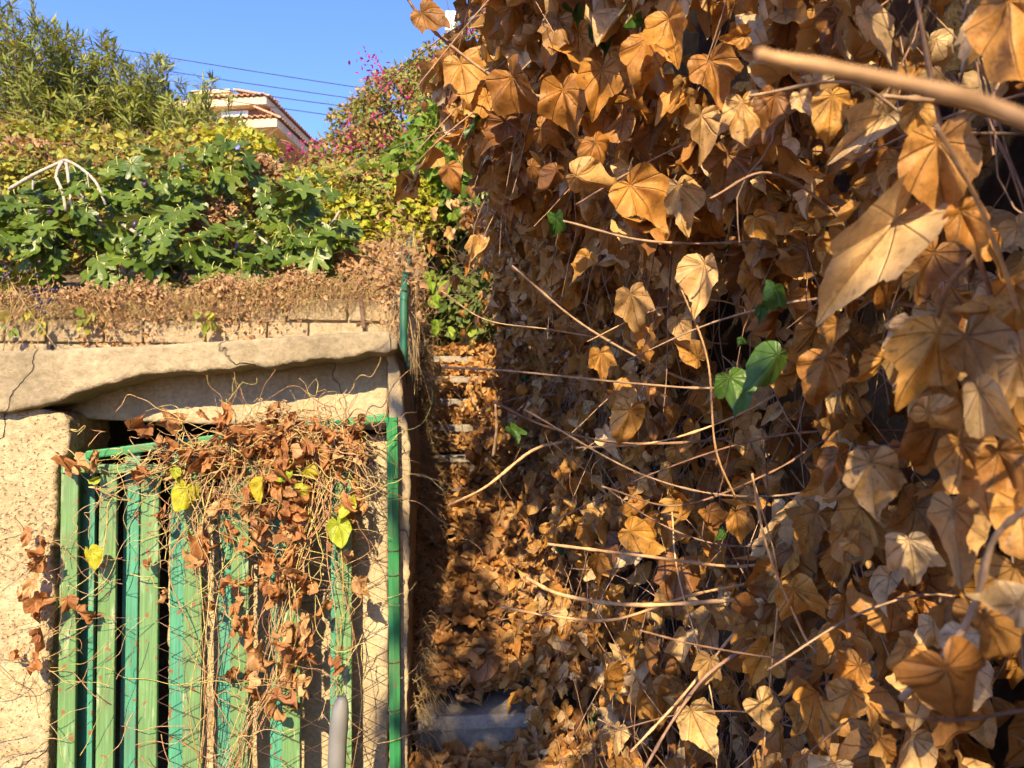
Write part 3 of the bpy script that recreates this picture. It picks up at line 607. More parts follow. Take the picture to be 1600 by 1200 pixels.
# keep the random leaves out from in front of the measured ones
x, y, d = project(P); bad = np.zeros(len(P), bool)
for a, t in zip(hp, ht):
    cx, cy, cdp = project((a + t * .5)[None]); rr = np.linalg.norm(t) / cdp[0] * FPX * .62
    bad |= (np.hypot(x - cx, y - cy) < rr) & (d < cdp + .02)
P, T, N = P[~bad], T[~bad], N[~bad]
S = U(.044, .096, len(P)) * np.where(P[:, 1] < 1.1, .9, 1.0)
x, y, d = project(P); hole = np.zeros(len(P), bool)          # hollows in the growth where the dark bank shows
for cx, cy, a, b in ((1255, 450, 60, 75), (1225, 740, 40, 65), (1580, 240, 60, 90), (1380, 640, 45, 50), (1180, 330, 35, 25), (1130, 520, 40, 50), (1320, 900, 40, 30), (1560, 60, 30, 40), (1010, 420, 40, 25), (690, 5, 95, 80)):
    hole |= ((x - cx) / a) ** 2 + ((y - cy) / b) ** 2 < U(.6, 1.2, len(P))
hole &= U(0, 1, len(P)) < .88
P, T, N, S = P[~hole], T[~hole], N[~hole], S[~hole]
pale = U(0, 1, len(P)) < .17; grn = (U(0, 1, len(P)) < .010)
for kk, m in ((0, M_DRY), (2, M_PALE)):
    q = hk == kk
    leaves(ivy, V_HERO, hp[q], ht[q], hn[q], hs[q], m, 200, V_HERO, key="hero", mass="leaf_group", min_px=0)
leaves(ivy, V_FOLD, hp[hk == 1], ht[hk == 1], hn[hk == 1], hs[hk == 1] * .95, M_PALE, 9, V_FOLD, key="fold", mass="leaf_group", min_px=0)
leaves(ivy, V_IVY, P[~pale & ~grn], T[~pale & ~grn], N[~pale & ~grn], S[~pale & ~grn], M_DRY, 215, V_IVYH, key="ivy")
leaves(ivy, V_IVY, P[pale & ~grn], T[pale & ~grn], N[pale & ~grn], S[pale & ~grn], M_PALE, 20, V_IVYH, key="ivy", mass="pale_leaf_mass")
GP = P[grn]; leaves(ivy, V_IVY, GP, T[grn], N[grn], S[grn] * .8, M_GREEN, 12, V_IVYH, key="ivy", mass="green_leaf_mass")
gh = [(1215, 555, 1165, 610, .85), (1140, 590, 1160, 645, .95), (1210, 450, 1200, 485, 1.0), (1190, 480, 1185, 505, 1.0), (895, 25, 893, 75, 1.45), (935, 40, 945, 90, 1.4), (868, 340, 870, 375, 1.6), (800, 670, 815, 690, 2.4), (1130, 830, 1120, 845, 1.3), (1160, 530, 1150, 545, 1.1)]
gp = np.array([at(a, b, e) for a, b, c, d_, e in gh]); gt = np.array([at(c, d_, e) - at(a, b, e) for a, b, c, d_, e in gh])
leaves(ivy, V_IVYH, gp, gt, unit(CAM - gp + rng.normal(0, .2, gp.shape)), np.linalg.norm(gt, axis=1) * 1.15, M_GREEN, 20, V_IVYH, key="ivy", mass="leaf_group", min_px=0)
leaves(ivy, V_IVY, *back, U(.06, .10, len(back[0])), M_DRY, mass="leaf_mass")
# leaves and stems added unseen behind the viewer to shade the steps and lower bank
n1, n2 = 430, 220; n = n1 + n2; bx = np.concatenate([U(-1.0, -.52, n1), U(-.55, 1.3, n2)]); bt = 4.02 + .10 * np.sin(bx * 11) + .07 * np.sin(bx * 23) + .5 * sm(bx, .0, .4) + 2.2 * sm(-bx, .74, .84); bz = 2.55 + U(0, 1, n) * (bt - 2.55) + rng.normal(0, .06, n)
bp = np.stack([bx + rng.normal(0, .03, n), -2.3 + rng.normal(0, .2, n), bz], -1)
dy = .22 - bp[:, 1]; tx, tz = bp[:, 0] + .176 * dy, bp[:, 2] - .659 * dy; bp = bp[~((tx > .0) & (tx < .32) & (tz > 1.48) & (tz < 1.76))]; n = len(bp)  # gap in the added leaves lets the sun reach the near twig
for k in range(9):
    e = bp[rng.integers(0, n)]; MB().tube(path([(.95, -2.2 + float(rng.normal(0, .2)), 2.2), (.6, -2.3, 3.0), e], 12), .02, .006, sides=6).build("stem", M_TWIG, ivy, True)  # stems added to carry the unseen shading leaves
leaves(ivy, V_IVY, bp, rdir(n) * [1, 1, .5] + [0, 0, -.6], rdir(n) + [0, -.8, .5], U(.10, .16, n), M_DRY, mass="leaf_mass")  # added sun-blocking leaves, out of view
# stems: measured twigs as parts, the tangle inside as one part
TW = [([(630, -12), (660, 30), (705, 72), (790, 132), (870, 155), (1005, 162)], 1.45, .0042, 0), ([(855, 850), (1000, 868), (1150, 885), (1240, 870), (1300, 856)], 1.25, .0038, 1),
 ([(822, 903), (880, 930), (985, 945), (1110, 940), (1185, 930), (1265, 880), (1340, 830)], 1.2, .0048, 1), ([(782, 948), (860, 962), (960, 968), (1080, 930), (1200, 905), (1290, 875)], 1.3, .0035, 1),
 ([(690, 455), (760, 500), (860, 515), (960, 532)], 1.9, .0026, 0), ([(800, 415), (900, 500), (1000, 560), (1090, 600), (1160, 612)], 1.5, .0035, 0), ([(772, 628), (850, 665), (950, 690), (1060, 692), (1180, 680)], 1.5, .0038, 0),
 ([(774, 632), (776, 670), (771, 712)], 1.6, .0045, 1), ([(690, 574), (800, 580), (1000, 600), (1120, 606), (1230, 590), (1320, 585)], 1.35, .003, 0), ([(1060, 440), (1105, 560), (1118, 700), (1150, 780)], 1.1, .0022, 1),
 ([(1175, 740), (1200, 860), (1255, 990), (1290, 1050), (1300, 1200)], 1.0, .0026, 1), ([(1462, 195), (1530, 320), (1585, 470), (1602, 560)], .5, .0024, 1), ([(1430, -10), (1470, 200), (1500, 330), (1545, 450), (1550, 520)], .62, .003, 0),
 ([(1610, 790), (1552, 845), (1522, 950), (1470, 1030), (1408, 1092)], .46, .0034, 0), ([(1378, 1112), (1490, 1125), (1610, 1108)], .45, .0016, 0), ([(1000, 985), (1100, 1010), (1240, 1030), (1420, 1030)], 1.0, .002, 0),
 ([(985, 1175), (1060, 1095), (1130, 1010), (1180, 950)], 1.3, .0035, 1), ([(1005, 1205), (1055, 1120), (1110, 1050), (1190, 1000)], 1.2, .0038, 0), ([(1180, 760), (1215, 900), (1205, 1050), (1190, 1200)], 1.05, .0018, 1),
 ([(820, 640), (1000, 740), (1150, 775), (1300, 760), (1420, 700)], 1.2, .0024, 0), ([(900, 700), (1030, 690), (1150, 650), (1240, 600)], 1.4, .003, 1), ([(1090, 215), (1000, 260), (900, 320)], 1.3, .0026, 0), ([(880, 345), (1000, 375), (1120, 380), (1240, 370), (1330, 360)], 1.2, .0032, 0),
 ([(1110, 310), (1200, 270), (1300, 330), (1360, 430)], .95, .0024, 0), ([(1170, 150), (1330, 130), (1450, 200), (1600, 210)], .7, .0022, 0), ([(1380, 150), (1500, 165), (1600, 200)], .6, .003, 0), ([(1530, 390), (1480, 450), (1460, 520)], .62, .0036, 0), ([(1340, 700), (1460, 690), (1600, 640)], .75, .003, 0),
 ([(700, 790), (760, 760), (830, 705), (880, 690)], 2.3, .006, 1), ([(1120, 1200), (1110, 1080), (1060, 900), (1050, 800)], 1.3, .0018, 1), ([(860, 690), (1000, 800), (1120, 850), (1250, 850)], 1.3, .0022, 0), ([(940, 760), (1060, 790), (1200, 740), (1300, 680)], 1.2, .0024, 0)]
for pts, dd, r, c in TW:
    r *= .85
    n = len(pts); P3 = [at(a, b, dd + .10 * (i / (n - 1)) + float(rng.normal(0, .006))) for i, (a, b) in enumerate(pts)]
    MB().tube(path(P3, 7 * n), np.linspace(r * .7, r, 7 * n) * (1 + .10 * rng.normal(size=7 * n) + .35 * (np.arange(7 * n) % 9 == 4)), sides=8).build("stem", M_PTWIG if c else M_TWIG, ivy, True)
for k in range(70):                                         # further arching runners
    Y = float(U(.5, 4.5)); Z = float(U(max(ramp_z(Y), .2) + .1, 2.6)); x0 = float(ivy_x(Y, Z)); L = float(U(.25, .75)); s = rng.choice([-1, 1])
    a = np.array([x0 + .18, Y - .1 * s, Z]); d = unit(np.array([-.5 + rng.normal(0, .25), s * .7 + rng.normal(0, .3), rng.normal(0, .45)]))
    pts = [a, a + d * L * .35 + [0, 0, .03], a + d * L * .7 + [0, 0, -.01], a + d * L + [-.02, 0, -.09]]
    x, y, dp = project(np.array(pts))
    if dp.min() < .5: continue
    MB().tube(path(pts, 14), .0032 * float(U(.5, 1.1)), .0012, sides=5).build("stem", M_TWIG if U(0, 1) < .85 else M_PTWIG, ivy, True)
mb = MB()
for k in range(3000):
    Y = float(U(.35, 5.2)); Z = float(U(max(ramp_z(Y), .1), 2.8)); x0 = float(ivy_x(Y, Z)) + float(U(.0, .3)); 
    a = np.array([min(x0, .8), Y, Z]); d = unit(np.array([rng.normal(0, .2), rng.normal(0, .6), rng.choice([-1, 1]) * .7])) * float(U(.1, .4))
    pts = a + np.array([0, .33, .66, 1.0])[:, None] * d + np.cumsum(rng.normal(0, .018, (4, 3)), 0)
    if project(pts)[2].min() < .5: continue
    mb.tube(path(pts, 8), float(U(.0009, .0027)), .0008, sides=4, cap=False)
mb.build("stem_tangle", M_TWIG, ivy, True, "stuff")
# blurred twig close to the lens
tw = MB().tube(path([at(1180, 84, .235), at(1215, 92, .235), at(1300, 108, .232), at(1420, 132, .23), at(1530, 160, .228), at(1760, 235, .24), at(2100, 300, .4)], 40), np.interp(np.arange(40), [0, 1, 3, 5, 9, 12, 14, 22, 24, 26, 39], [.0013, .0021, .0022, .0019, .0021, .0026, .0022, .0024, .0029, .0025, .0028]), sides=10)
tag(tw.build("bare_twig", M_PTWIG, None, True), "thick bare twig close up and out of focus at the top", "twig")

# ------------------------------------------------------------------ dry vine on the gate and pillar
vine = thing("dry_vine", "tangled dry vine with rusty and yellow leaves draped over the gate", "vine", pt(400, 1290, 2.6))
mass = MB(); cnt = 0
def wander(p0, drift, n=9, step=.035, w=.022, y0=2.575, y1=2.65):
    P = [np.array(p0, float)]; v = np.array(drift, float)
    for _ in range(n):
        v = v * .75 + np.array(drift) * .25 + rng.normal(0, w, 3) * [1, .35, 1]
        q = P[-1] + unit(v) * step; q[1] = min(max(q[1], y0), y1); P.append(q)
    return P
for k in range(250):
    px = float(np.clip(rng.normal(420, 95), 200, 560)); ytop = 708 - (px - 140) * .122
    p0 = pt(px, ytop + abs(float(rng.normal(10, 22))), 2.62)
    big = k < 60
    P = wander(p0, (rng.normal(0, .03), rng.normal(-.004, .01), -.03 if U(0, 1) < .93 else .015), int(U(6, 22 if big else 13)), float(U(.025, .045)), .026)
    if big: MB().tube(path(P, 3 * len(P)), float(U(.0016, .0026)), .001, sides=5).build("stem", M_VINE, vine, True)
    else: mass.tube(path(P, 2 * len(P)), float(U(.0007, .0023)), .0007, sides=4, cap=False)
for k in range(140):                                       # the tangle on top
    c = pt(float(rng.normal(450, 45)), float(rng.normal(682, 20)), 2.62); P = c + np.cumsum(rng.normal(0, .024, (6, 3)) * [1, .5, .8], 0); mass.tube(path(P, 16), .0019, .0011, sides=4, cap=False)
for k in range(30):
    c = pt(float(U(130, 350)), float(rng.normal(712, 12)), 2.63); P = c + np.cumsum(rng.normal(0, .024, (6, 3)) * [1.3, .4, .7], 0); mass.tube(path(P, 14), .0017, .001, sides=4, cap=False)
for k in range(34):                                        # hanging ropes
    j = rng.normal(0, 9); w = [(505, 720), (490, 800), (468, 880), (440, 960), (425, 1050), (395, 1130), (372, 1220)] if k % 3 else [(330, 760), (322, 860), (330, 960), (318, 1060), (322, 1200)]
    if k % 7 == 5: w = [(525, 760), (520, 850), (530, 950), (540, 1040), (545, 1100), (530, 1220)]
    j2 = float(rng.normal(0, 16)); P = [pt(a + j + j2 * math.sin(q * 1.7 + k) + float(rng.normal(0, 9)), b + float(rng.normal(0, 14)), 2.61 + float(rng.normal(0, .02))) for q, (a, b) in enumerate(w)]
    MB().tube(path(P, 24), float(U(.0012, .0026)), .001, sides=5).build("stem", M_VINE, vine, True)
for k in range(80):                                       # long wild strands
    p0 = pt(float(U(110, 600)), float(U(720, 1200)), 2.60); P = wander(p0, (rng.normal(0, .04), 0, rng.normal(-.005, .03)), int(U(5, 13)), .035, .012, 2.54, 2.64); mass.tube(path(P, 2 * len(P)), float(U(.0010, .0019)), .0008, sides=4, cap=False)
for k in range(11):                                        # shoots standing above
    p0 = pt(float(U(330, 520)), 660, 2.6); P = wander(p0, (rng.normal(0, .02), -.003, .03), int(U(4, 8)), .03, .014, 2.52, 2.62); mass.tube(path(P, 2 * len(P)), .0011, .0007, sides=4)
mass.build("stem_tangle", M_VINE, vine, True, "stuff")
n = 230; px = np.clip(rng.normal(425, 90, n), 230, 560); py = np.where(U(0, 1, n) < .5, rng.normal(698, 26, n), rng.normal(800, 85, n)); py = np.maximum(py, 640)
rp = U(0, 1, n) < .2; px = np.where(rp, 440 + rng.normal(0, 30, n), px); py = np.where(rp, U(850, 1100, n), py)
P = np.array([pt(a, b, 2.60 + float(rng.normal(0, .02))) for a, b in zip(px, py)]); 
T = unit(np.stack([rng.normal(0, .6, n), rng.normal(-.2, .4, n), -.8 + rng.normal(0, .5, n)], -1)); N = unit(TOCAM + rng.normal(0, .6, (n, 3)))
leaves(vine, V_CRUM, P, T, N, U(.045, .085, n), M_RUST, 230, key="vine", min_px=6)
yh = [(410, 752, 405, 792), (462, 768, 497, 772), (478, 735, 505, 755), (290, 765, 280, 808), (548, 782, 540, 820), (528, 818, 542, 862), (140, 862, 150, 892), (432, 728, 458, 722), (152, 748, 132, 755), (272, 735, 282, 752), (445, 735, 430, 760)]
gp = np.array([pt(a, b, 2.575) for a, b, c, d in yh]); gt = np.array([pt(c, d, 2.57) - pt(a, b, 2.575) for a, b, c, d in yh])
leaves(vine, V_RNDH, gp, gt, unit(TOCAM + rng.normal(0, .3, gp.shape)), np.linalg.norm(gt, axis=1) * .95, M_YEL, 20, key="vine", min_px=0)

pv = thing("pillar_vine", "sparse dry vine with rusty leaves trailing on the rendered pillar", "vine", pt(60, 1290, 2.6))
for k in range(30):
    p0 = pt(float(U(20, 110)), float(U(820, 1180)), 2.6); P = wander(p0, (rng.normal(0, .03), 0, rng.normal(.0, .03)), int(U(5, 12)), .035, .014, 2.56, 2.61)
    MB().tube(path(P, 2 * len(P)), float(U(.0009, .0016)), .0006, sides=4).build("stem", M_VINE, pv, True)
h = [(45, 830), (62, 850), (70, 870), (55, 905), (60, 930), (28, 935), (65, 985), (15, 1020), (52, 1030), (105, 935), (120, 955), (66, 940), (50, 880), (95, 715), (120, 720), (150, 712)]
gp = np.array([pt(a, b, 2.575) for a, b in h]); n = len(gp)
leaves(pv, V_CRUM, gp, unit(np.stack([rng.normal(0, .5, n), rng.normal(-.2, .3, n), -np.ones(n)], -1)), unit(TOCAM + rng.normal(0, .5, (n, 3))), U(.055, .085, n), M_RUST, 40, key="vine", min_px=0)

# ------------------------------------------------------------------ dry grass beside the shed
gr = thing("dry_grass", "dry straw grass hanging along the shed end wall", None, (-.08, 3.2, .3), kind="stuff")
mb = MB()
for k in range(1000):
    Y = float(U(2.75, 5.6)); b = np.array([-.10 + float(U(-.03, .05)), Y, float(ramp_z(Y)) + float(U(-.02, .5 if Y > 3.4 else .25))])
    d = np.array([U(.02, .16), U(-.12, .08), U(-.16, .05)]); mb.tube(path([b, b + d * .5 + [0, 0, .05], b + d], 6), .0017, .0007, sides=3, cap=False)
for k in range(420):
    Y = float(U(3.15, 4.6)); z = hz + (Y - 3.3) * .5 + float(U(-.25, .05)); b = np.array([-.14 + float(U(-.1, .06)), Y, z]); d = np.array([rng.normal(0, .03), rng.normal(0, .05), -U(.1, .45)])
    mb.tube(path([b, b + d * .5 + rng.normal(0, .02, 3), b + d], 6), .0014, .0006, sides=3, cap=False)
mb.build("blade", M_GRASS, gr, True, "stuff")

# ------------------------------------------------------------------ plants of the upper terrace
def blob(px, py, d, rx, ry, rd, n, shell=.55):
    c = at(px, py, d); u = rdir(int(n * 2.2)); u = u[u[:, 1] < .35][:n]
    r = (shell + (1 - shell) * U(0, 1, len(u)) ** .6)[:, None]; rad = np.array([rx / FPX * d, rd, ry / FPX * d])
    return c + u * r * rad, unit(u / rad)
def multi(bl, dens):
    A, B = [], []
    for b in bl:
        n = max(4, int(dens * b[3] * b[4] / 1000)); p, o = blob(*b, n); A.append(p); B.append(o)
    return np.concatenate(A), np.concatenate(B)
def plant_leaves(parent, vs, bl, dens, s, m, n_ind=0, hi=None, key="", droop=.6, up=.35, jit=.5, mass="leaf_mass", min_px=10):
    P, O = multi(bl, dens); n = len(P)
    N = unit(O * .7 + np.array([0, -.45, up]) + rng.normal(0, jit, (n, 3))); T = unit(O * .5 + np.array([0, -.1, -droop]) + rng.normal(0, .5, (n, 3)))
    leaves(parent, vs, P, T, N, U(*s, n), m, n_ind, hi, mass, key, min_px); return P, O

# dense undergrowth of the slope
und = thing("undergrowth", "mixed green, yellow and brown creeper covering the slope above the wall", None, at(300, 440, 5), kind="stuff")
UB = [(60, 330, 5.9, 150, 110, .5), (220, 320, 5.9, 150, 110, .5), (380, 340, 5.8, 150, 95, .5), (530, 355, 5.8, 130, 95, .5), (630, 365, 6.3, 90, 105, .5), (330, 245, 6.4, 110, 45, .4), (450, 315, 6.2, 130, 55, .5), (120, 250, 6.4, 160, 55, .5), (30, 250, 6.3, 90, 55, .4), (590, 310, 6.7, 110, 60, .5), (365, 222, 6.3, 60, 26, .3)]
plant_leaves(und, V_RND, UB, 150, (.025, .055), M_UND, key="und")
plant_leaves(und, V_CRUML, [(60, 245, 5.9, 60, 22, .3), (335, 350, 5.3, 45, 45, .2), (405, 285, 5.6, 40, 45, .2), (590, 420, 4.9, 70, 40, .25), (280, 270, 6.0, 60, 30, .2), (470, 440, 4.8, 40, 20, .2), (570, 300, 6.0, 60, 40, .3)], 300, (.025, .045), M_BRN, key="und", mass="brown_leaf_mass")
plant_leaves(und, V_RND, [(370, 232, 5.9, 65, 26, .3), (640, 330, 5.9, 50, 60, .3), (600, 385, 5.6, 60, 40, .25), (500, 300, 5.8, 60, 30, .3), (30, 440, 4.9, 40, 20, .2), (545, 350, 5.5, 50, 50, .2)], 190, (.03, .055), M_YEL, key="und", mass="yellow_leaf_mass")
plant_leaves(und, V_RND, [(665, 275, 6.1, 75, 65, .3), (600, 300, 6.0, 60, 50, .3), (690, 210, 6.4, 55, 60, .3), (720, 300, 6.0, 50, 60, .3)], 60, (.055, .095), leaf_mat("morning_glory_leaf", [(.10, .19, .025), (.17, .27, .03), (.26, .34, .04)], transl=.4), 50, key="mg", mass="green_leaf_mass")
mb = MB()
P, O = multi(UB, 14)
for p, o in zip(P, O):
    d = unit(o + rng.normal(0, .8, 3)) * float(U(.1, .3)); mb.tube(path([p, p + d * .5 + rng.normal(0, .03, 3), p + d + [0, 0, -.05]], 6), .002, .001, sides=3, cap=False)
mb.build("stem_tangle", M_VINE, und, True, "stuff")
petal = flat_mat("blue_petal", (.16, .16, .65))
for px, py in ((369, 230), (470, 284), (290, 262)):
    c = at(px, py, 5.5); th = np.linspace(0, 2 * math.pi, 11)[:-1]; V = [c] + [c + np.array([math.cos(t) * .03, -.02, math.sin(t) * .03]) for t in th]
    MB().add(V, [(0, 1 + i, 1 + (i + 1) % 10) for i in range(10)]).build("flower", petal, und, True)

def fig(label, base, bl, dens, n_ind, limbs):
    t = thing("fig_tree", label, "fig tree", base, "fig trees on the terrace")
    for pts, r in limbs: MB().tube(path([np.array(p) for p in pts], 14), r, r * .35, sides=7).build("branch", M_BARK, t, True)
    P, O = multi(bl, dens); n = len(P)
    N = unit(O * .5 + np.array([.05, -.55, .55]) + rng.normal(0, .38, (n, 3))); T = unit(O * .4 + np.array([0, -.25, -.75]) + rng.normal(0, .42, (n, 3)))
    leaves(t, V_FIG, P, T, N, U(.085, .145, n), M_FIG, n_ind, key="fig", min_px=8)
    mb = MB()
    for p, tt in list(zip(P, T))[:420]: mb.tube(path([p, p - tt * .03 + [0, 0, .01], p - tt * .07 + [0, .03, 0]], 4), .0028, .003, sides=4, cap=False)
    mb.build("leaf_stalks", stem_mat("fig_stalk", [(.38, .42, .12), (.46, .48, .16)]), t, True, "stuff")
    mb = MB()
    for p in P[::45]: mb.add(p + np.array([0, -.04, -.05]) + .022 * unit(SPH) * [1, 1, 1.2], None, SPHF)
    mb.build("figs", M_BERRY, t, True, "stuff"); return t
a = np.linspace(0, 2 * math.pi, 9)[:-1]; b = np.linspace(.15, math.pi - .15, 5)
SPH = np.array([(math.sin(q) * math.cos(p), math.sin(q) * math.sin(p), math.cos(q)) for q in b for p in a]); SPHF = [(i * 8 + j, i * 8 + (j + 1) % 8, i * 8 + 8 + (j + 1) % 8, i * 8 + 8 + j) for i in range(4) for j in range(8)]
fa, fb = at(160, 455, 5.3), at(480, 450, 5.3); fa[2] = fb[2] = 2.3
fig("broad fig tree with large lobed leaves behind a bare white branch", fa,
    [(50, 345, 5.0, 85, 55, .35), (150, 330, 5.0, 95, 60, .35), (250, 300, 5.1, 80, 65, .35), (40, 400, 4.8, 75, 45, .25), (280, 380, 4.8, 80, 55, .3), (210, 420, 4.85, 80, 28, .2), (300, 425, 4.75, 80, 25, .2), (345, 265, 5.3, 60, 45, .25), (90, 370, 4.85, 60, 40, .25)], 10.5, 190,
    [([fa, at(200, 400, 5.2), at(150, 340, 5.2), at(100, 250, 5.15)], .03), ([fa, at(240, 390, 5.1), at(300, 330, 5.1)], .028), ([at(190, 350, 4.9), at(225, 372, 4.75), at(258, 400, 4.7), at(270, 425, 4.75)], .014)])
fig("smaller fig bush below the magenta bougainvillea", fb,
    [(440, 360, 5.0, 65, 60, .3), (500, 340, 5.0, 60, 60, .3), (530, 390, 4.85, 45, 45, .25), (430, 415, 4.8, 60, 35, .25), (480, 400, 4.8, 60, 40, .25)], 10.5, 110,
    [([fb, at(470, 400, 5.1), at(440, 340, 5.1)], .026), ([fb, at(500, 390, 5.1), at(530, 330, 5.1)], .024), ([at(395, 360, 4.9), at(415, 378, 4.75), at(440, 392, 4.75)], .012)])
dead = thing("dead_branch", "bare white forked branch rising from the fig leaves", "branch", at(100, 330, 4.75))
for pts, r in (([(14, 296), (55, 272), (102, 250)], .013), ([(102, 250), (125, 262), (150, 285), (165, 320)], .010), ([(97, 252), (88, 275), (98, 300), (103, 330)], .012), ([(104, 252), (107, 280), (113, 330)], .011), ([(52, 274), (51, 297)], .007), ([(136, 270), (140, 300)], .005)):
    MB().tube(path([at(a, b, 4.72 + float(rng.normal(0, .012))) for a, b in pts], 10), r, r * .8, sides=7).build("branch", M_BARK, dead, True)

def oleander(label, base, tips, seed, nl=34):
    t = thing("oleander", label, "oleander", base, "oleanders on the slope")
    st = MB(); P, T, N, S = [], [], [], []
    for tp in tips:
        b = np.array(base) + rng.normal(0, .12, 3) * [1, 1, 0]; tp = np.array(tp); mid = (b + tp) / 2 + np.array([(tp[0] - b[0]) * .12, 0, .15]) + rng.normal(0, .06, 3)
        pa = path([b, mid, tp], 16); st.tube(pa, .009, .003, sides=4, cap=False)
        ax = unit(np.gradient(pa, axis=0))
        for q in range(nl):
            u = 1 - (q / nl) ** 1.3 * .72; f = u * 15; i = min(int(f), 14); p = pa[i] + (pa[i + 1] - pa[i]) * (f - i); a = ax[i]
            for w in range(2):
                side = unit(np.cross(a, rng.normal(size=3))); d = unit(a * U(.25, 1.1) + side)
                P.append(p); T.append(d); N.append(unit(a * 1.0 - d * .4 + rng.normal(0, .2, 3))); S.append(U(.08, .15))
    st.build("stems", M_DARKB, t, True, "stuff"); leaves(t, V_STRIP, P, T, N, S, M_OLE, 0, key="ole"); return t
def tips(pts, d, n, sx=22, sy=18):
    o = []
    for k in range(n):
        a, b = pts[k % len(pts)]; o.append(at(a + float(rng.normal(0, sx)), b + abs(float(rng.normal(0, sy))), d + float(rng.normal(0, .28))))
    return o
def gbase(px, d):
    b = at(px, 300, d); b[2] = float(ground_z(np.array(b[0]), np.array(b[1]))) - .05; return b
oleander("tall oleander bush at the edge of the sky", gbase(60, 7.2), tips([(20, 5), (60, 25), (-20, 30), (100, 40), (115, 85), (70, 90), (30, 110), (-10, 140), (100, 150), (50, 170), (-50, 60), (10, 60), (80, 60), (120, 130), (70, 130)], 6.9, 150), 1, 40)
oleander("oleander bush in front of the chimney", gbase(200, 7.4), tips([(160, 50), (205, 95), (150, 110), (240, 85), (255, 130), (190, 160), (130, 160), (225, 190), (160, 200), (275, 175), (165, 90), (205, 120), (240, 150), (180, 130)], 7.1, 140), 2, 40)
oleander("low oleander bush below the tiled roof", gbase(310, 7.2), tips([(262, 150), (300, 122), (318, 150), (338, 178), (345, 190), (280, 190), (350, 190), (315, 210), (380, 205), (260, 215), (405, 215), (360, 220), (300, 185), (270, 170)], 6.8, 84, 18, 14), 3, 32)

bou = thing("bougainvillea", "bougainvillea with magenta bracts against the sky", "bougainvillea", gbase(640, 7.8))
BB = [(640, 190, 7.5, 95, 85, .5), (570, 205, 7.4, 60, 45, .4), (700, 200, 6.9, 60, 110, .4), (700, 140, 7.6, 70, 75, .5), (600, 250, 7.3, 75, 55, .45), (680, 270, 7.2, 70, 80, .45), (540, 245, 7.3, 60, 35, .35), (760, 80, 7.6, 60, 70, .4), (620, 140, 7.6, 30, 28, .25), (585, 175, 7.5, 35, 28, .25), (515, 275, 7.0, 50, 40, .3), (660, 120, 7.5, 40, 25, .25), (730, 210, 7.0, 60, 90, .4)]
plant_leaves(bou, V_OVAL, BB, 420, (.04, .075), M_BOU, key="bou")
mb = MB(); bs = np.array(gbase(640, 7.8))
for k in range(90):
    b = BB[k % len(BB)]; e = at(b[0] + float(rng.normal(0, b[3] * .6)), b[1] + float(rng.normal(-b[4] * .3, b[4] * .5)), b[2]); mb.tube(path([bs + rng.normal(0, .2, 3) * [1, 1, 0], (bs + e) / 2 + [0, -.1, .25], e], 10), .007, .002, sides=4, cap=False)
mb.build("stems", M_DARKB, bou, True, "stuff")
P, T, N = [], [], []
for px, py, r in ((575, 95, 9), (583, 108, 9), (592, 118, 8), (600, 130, 7), (683, 104, 10), (672, 104, 8), (560, 222, 11), (550, 212, 10), (483, 246, 11), (487, 252, 8), (511, 237, 8), (640, 206, 8), (656, 287, 7), (451, 258, 8), (603, 218, 8), (655, 354, 6), (545, 310, 6), (632, 148, 10), (470, 228, 9), (455, 225, 6), (650, 205, 7), (495, 240, 8), (585, 180, 6), (440, 235, 7), (540, 225, 9), (730, 50, 9), (735, 25, 8)):
    for q in range(int(r * 2.8)):
        c = at(px + float(rng.normal(0, r * 1.15)), py + float(rng.normal(0, r * 1.15)), 6.85 + float(rng.normal(0, .06))); P.append(c); T.append(rdir(1)[0]); N.append(unit(TOCAM + rng.normal(0, .7, 3)))
leaves(bou, V_OVAL, P, T, N, U(.03, .052, len(P)), M_BRA, mass="bracts", key="bra")

# dry creeper over the retaining wall
dc = thing("dry_creeper", "brown dry creeper hanging over the top of the sandstone wall", "creeper", (-2.2, 4.4, 2.2))
n = 3300; px = np.concatenate([U(-20, 640, n // 4), rng.choice([135, 175, 215, 240, 320, 350, 385, 420, 445, 480, 605, 15], n - n // 4, p=[.1, .12, .12, .08, .1, .1, .1, .08, .06, .04, .06, .04]) + rng.normal(0, 16, n - n // 4)])
band = 458 - 26 * sm(px, 150, 600) + 6 * np.sin(px * .05); dense = .25 + .75 * np.clip(np.exp(-((px - 190) / 75) ** 2) + np.exp(-((px - 385) / 75) ** 2), 0, 1)
py = band + np.where(U(0, 1, n) < .45, rng.normal(0, 9, n), rng.exponential(1, n) * (34 * dense)); py = np.minimum(py, 538)
Yc = 4.47 + rng.normal(0, .035, n); P = np.array([pt(a, b, c) for a, b, c in zip(px, py, Yc)])
leaves(dc, V_CRUML, P, unit(np.stack([rng.normal(0, .6, n), rng.normal(0, .4, n), -np.ones(n)], -1)), unit(TOCAM + rng.normal(0, .7, (n, 3))), U(.010, .026, n) * np.where(U(0, 1, n) < .15, 1.5, .9), M_BRN, key="dc")
mb = MB()
for k in range(1500):
    a = float(U(-20, 650)); p = pt(a, 462 - 22 * float(sm(a, 150, 600)) + float(rng.normal(0, 10)), 4.44); P = [p]
    for _ in range(4): P.append(P[-1] + np.array([rng.normal(0, .03), rng.normal(0, .01), -U(.0, .06)]))
    mb.tube(path(P, 9), .0014, .0008, sides=3, cap=False)
for k in range(260):                                        # tangle round the handrail
    p = np.array([-.17 + rng.normal(0, .07), 3.9 + rng.normal(0, .35), hz + .18 + rng.normal(0, .14)]); P = p + np.cumsum(rng.normal(0, .035, (5, 3)), 0); mb.tube(path(P, 10), .0014, .0009, sides=3, cap=False)
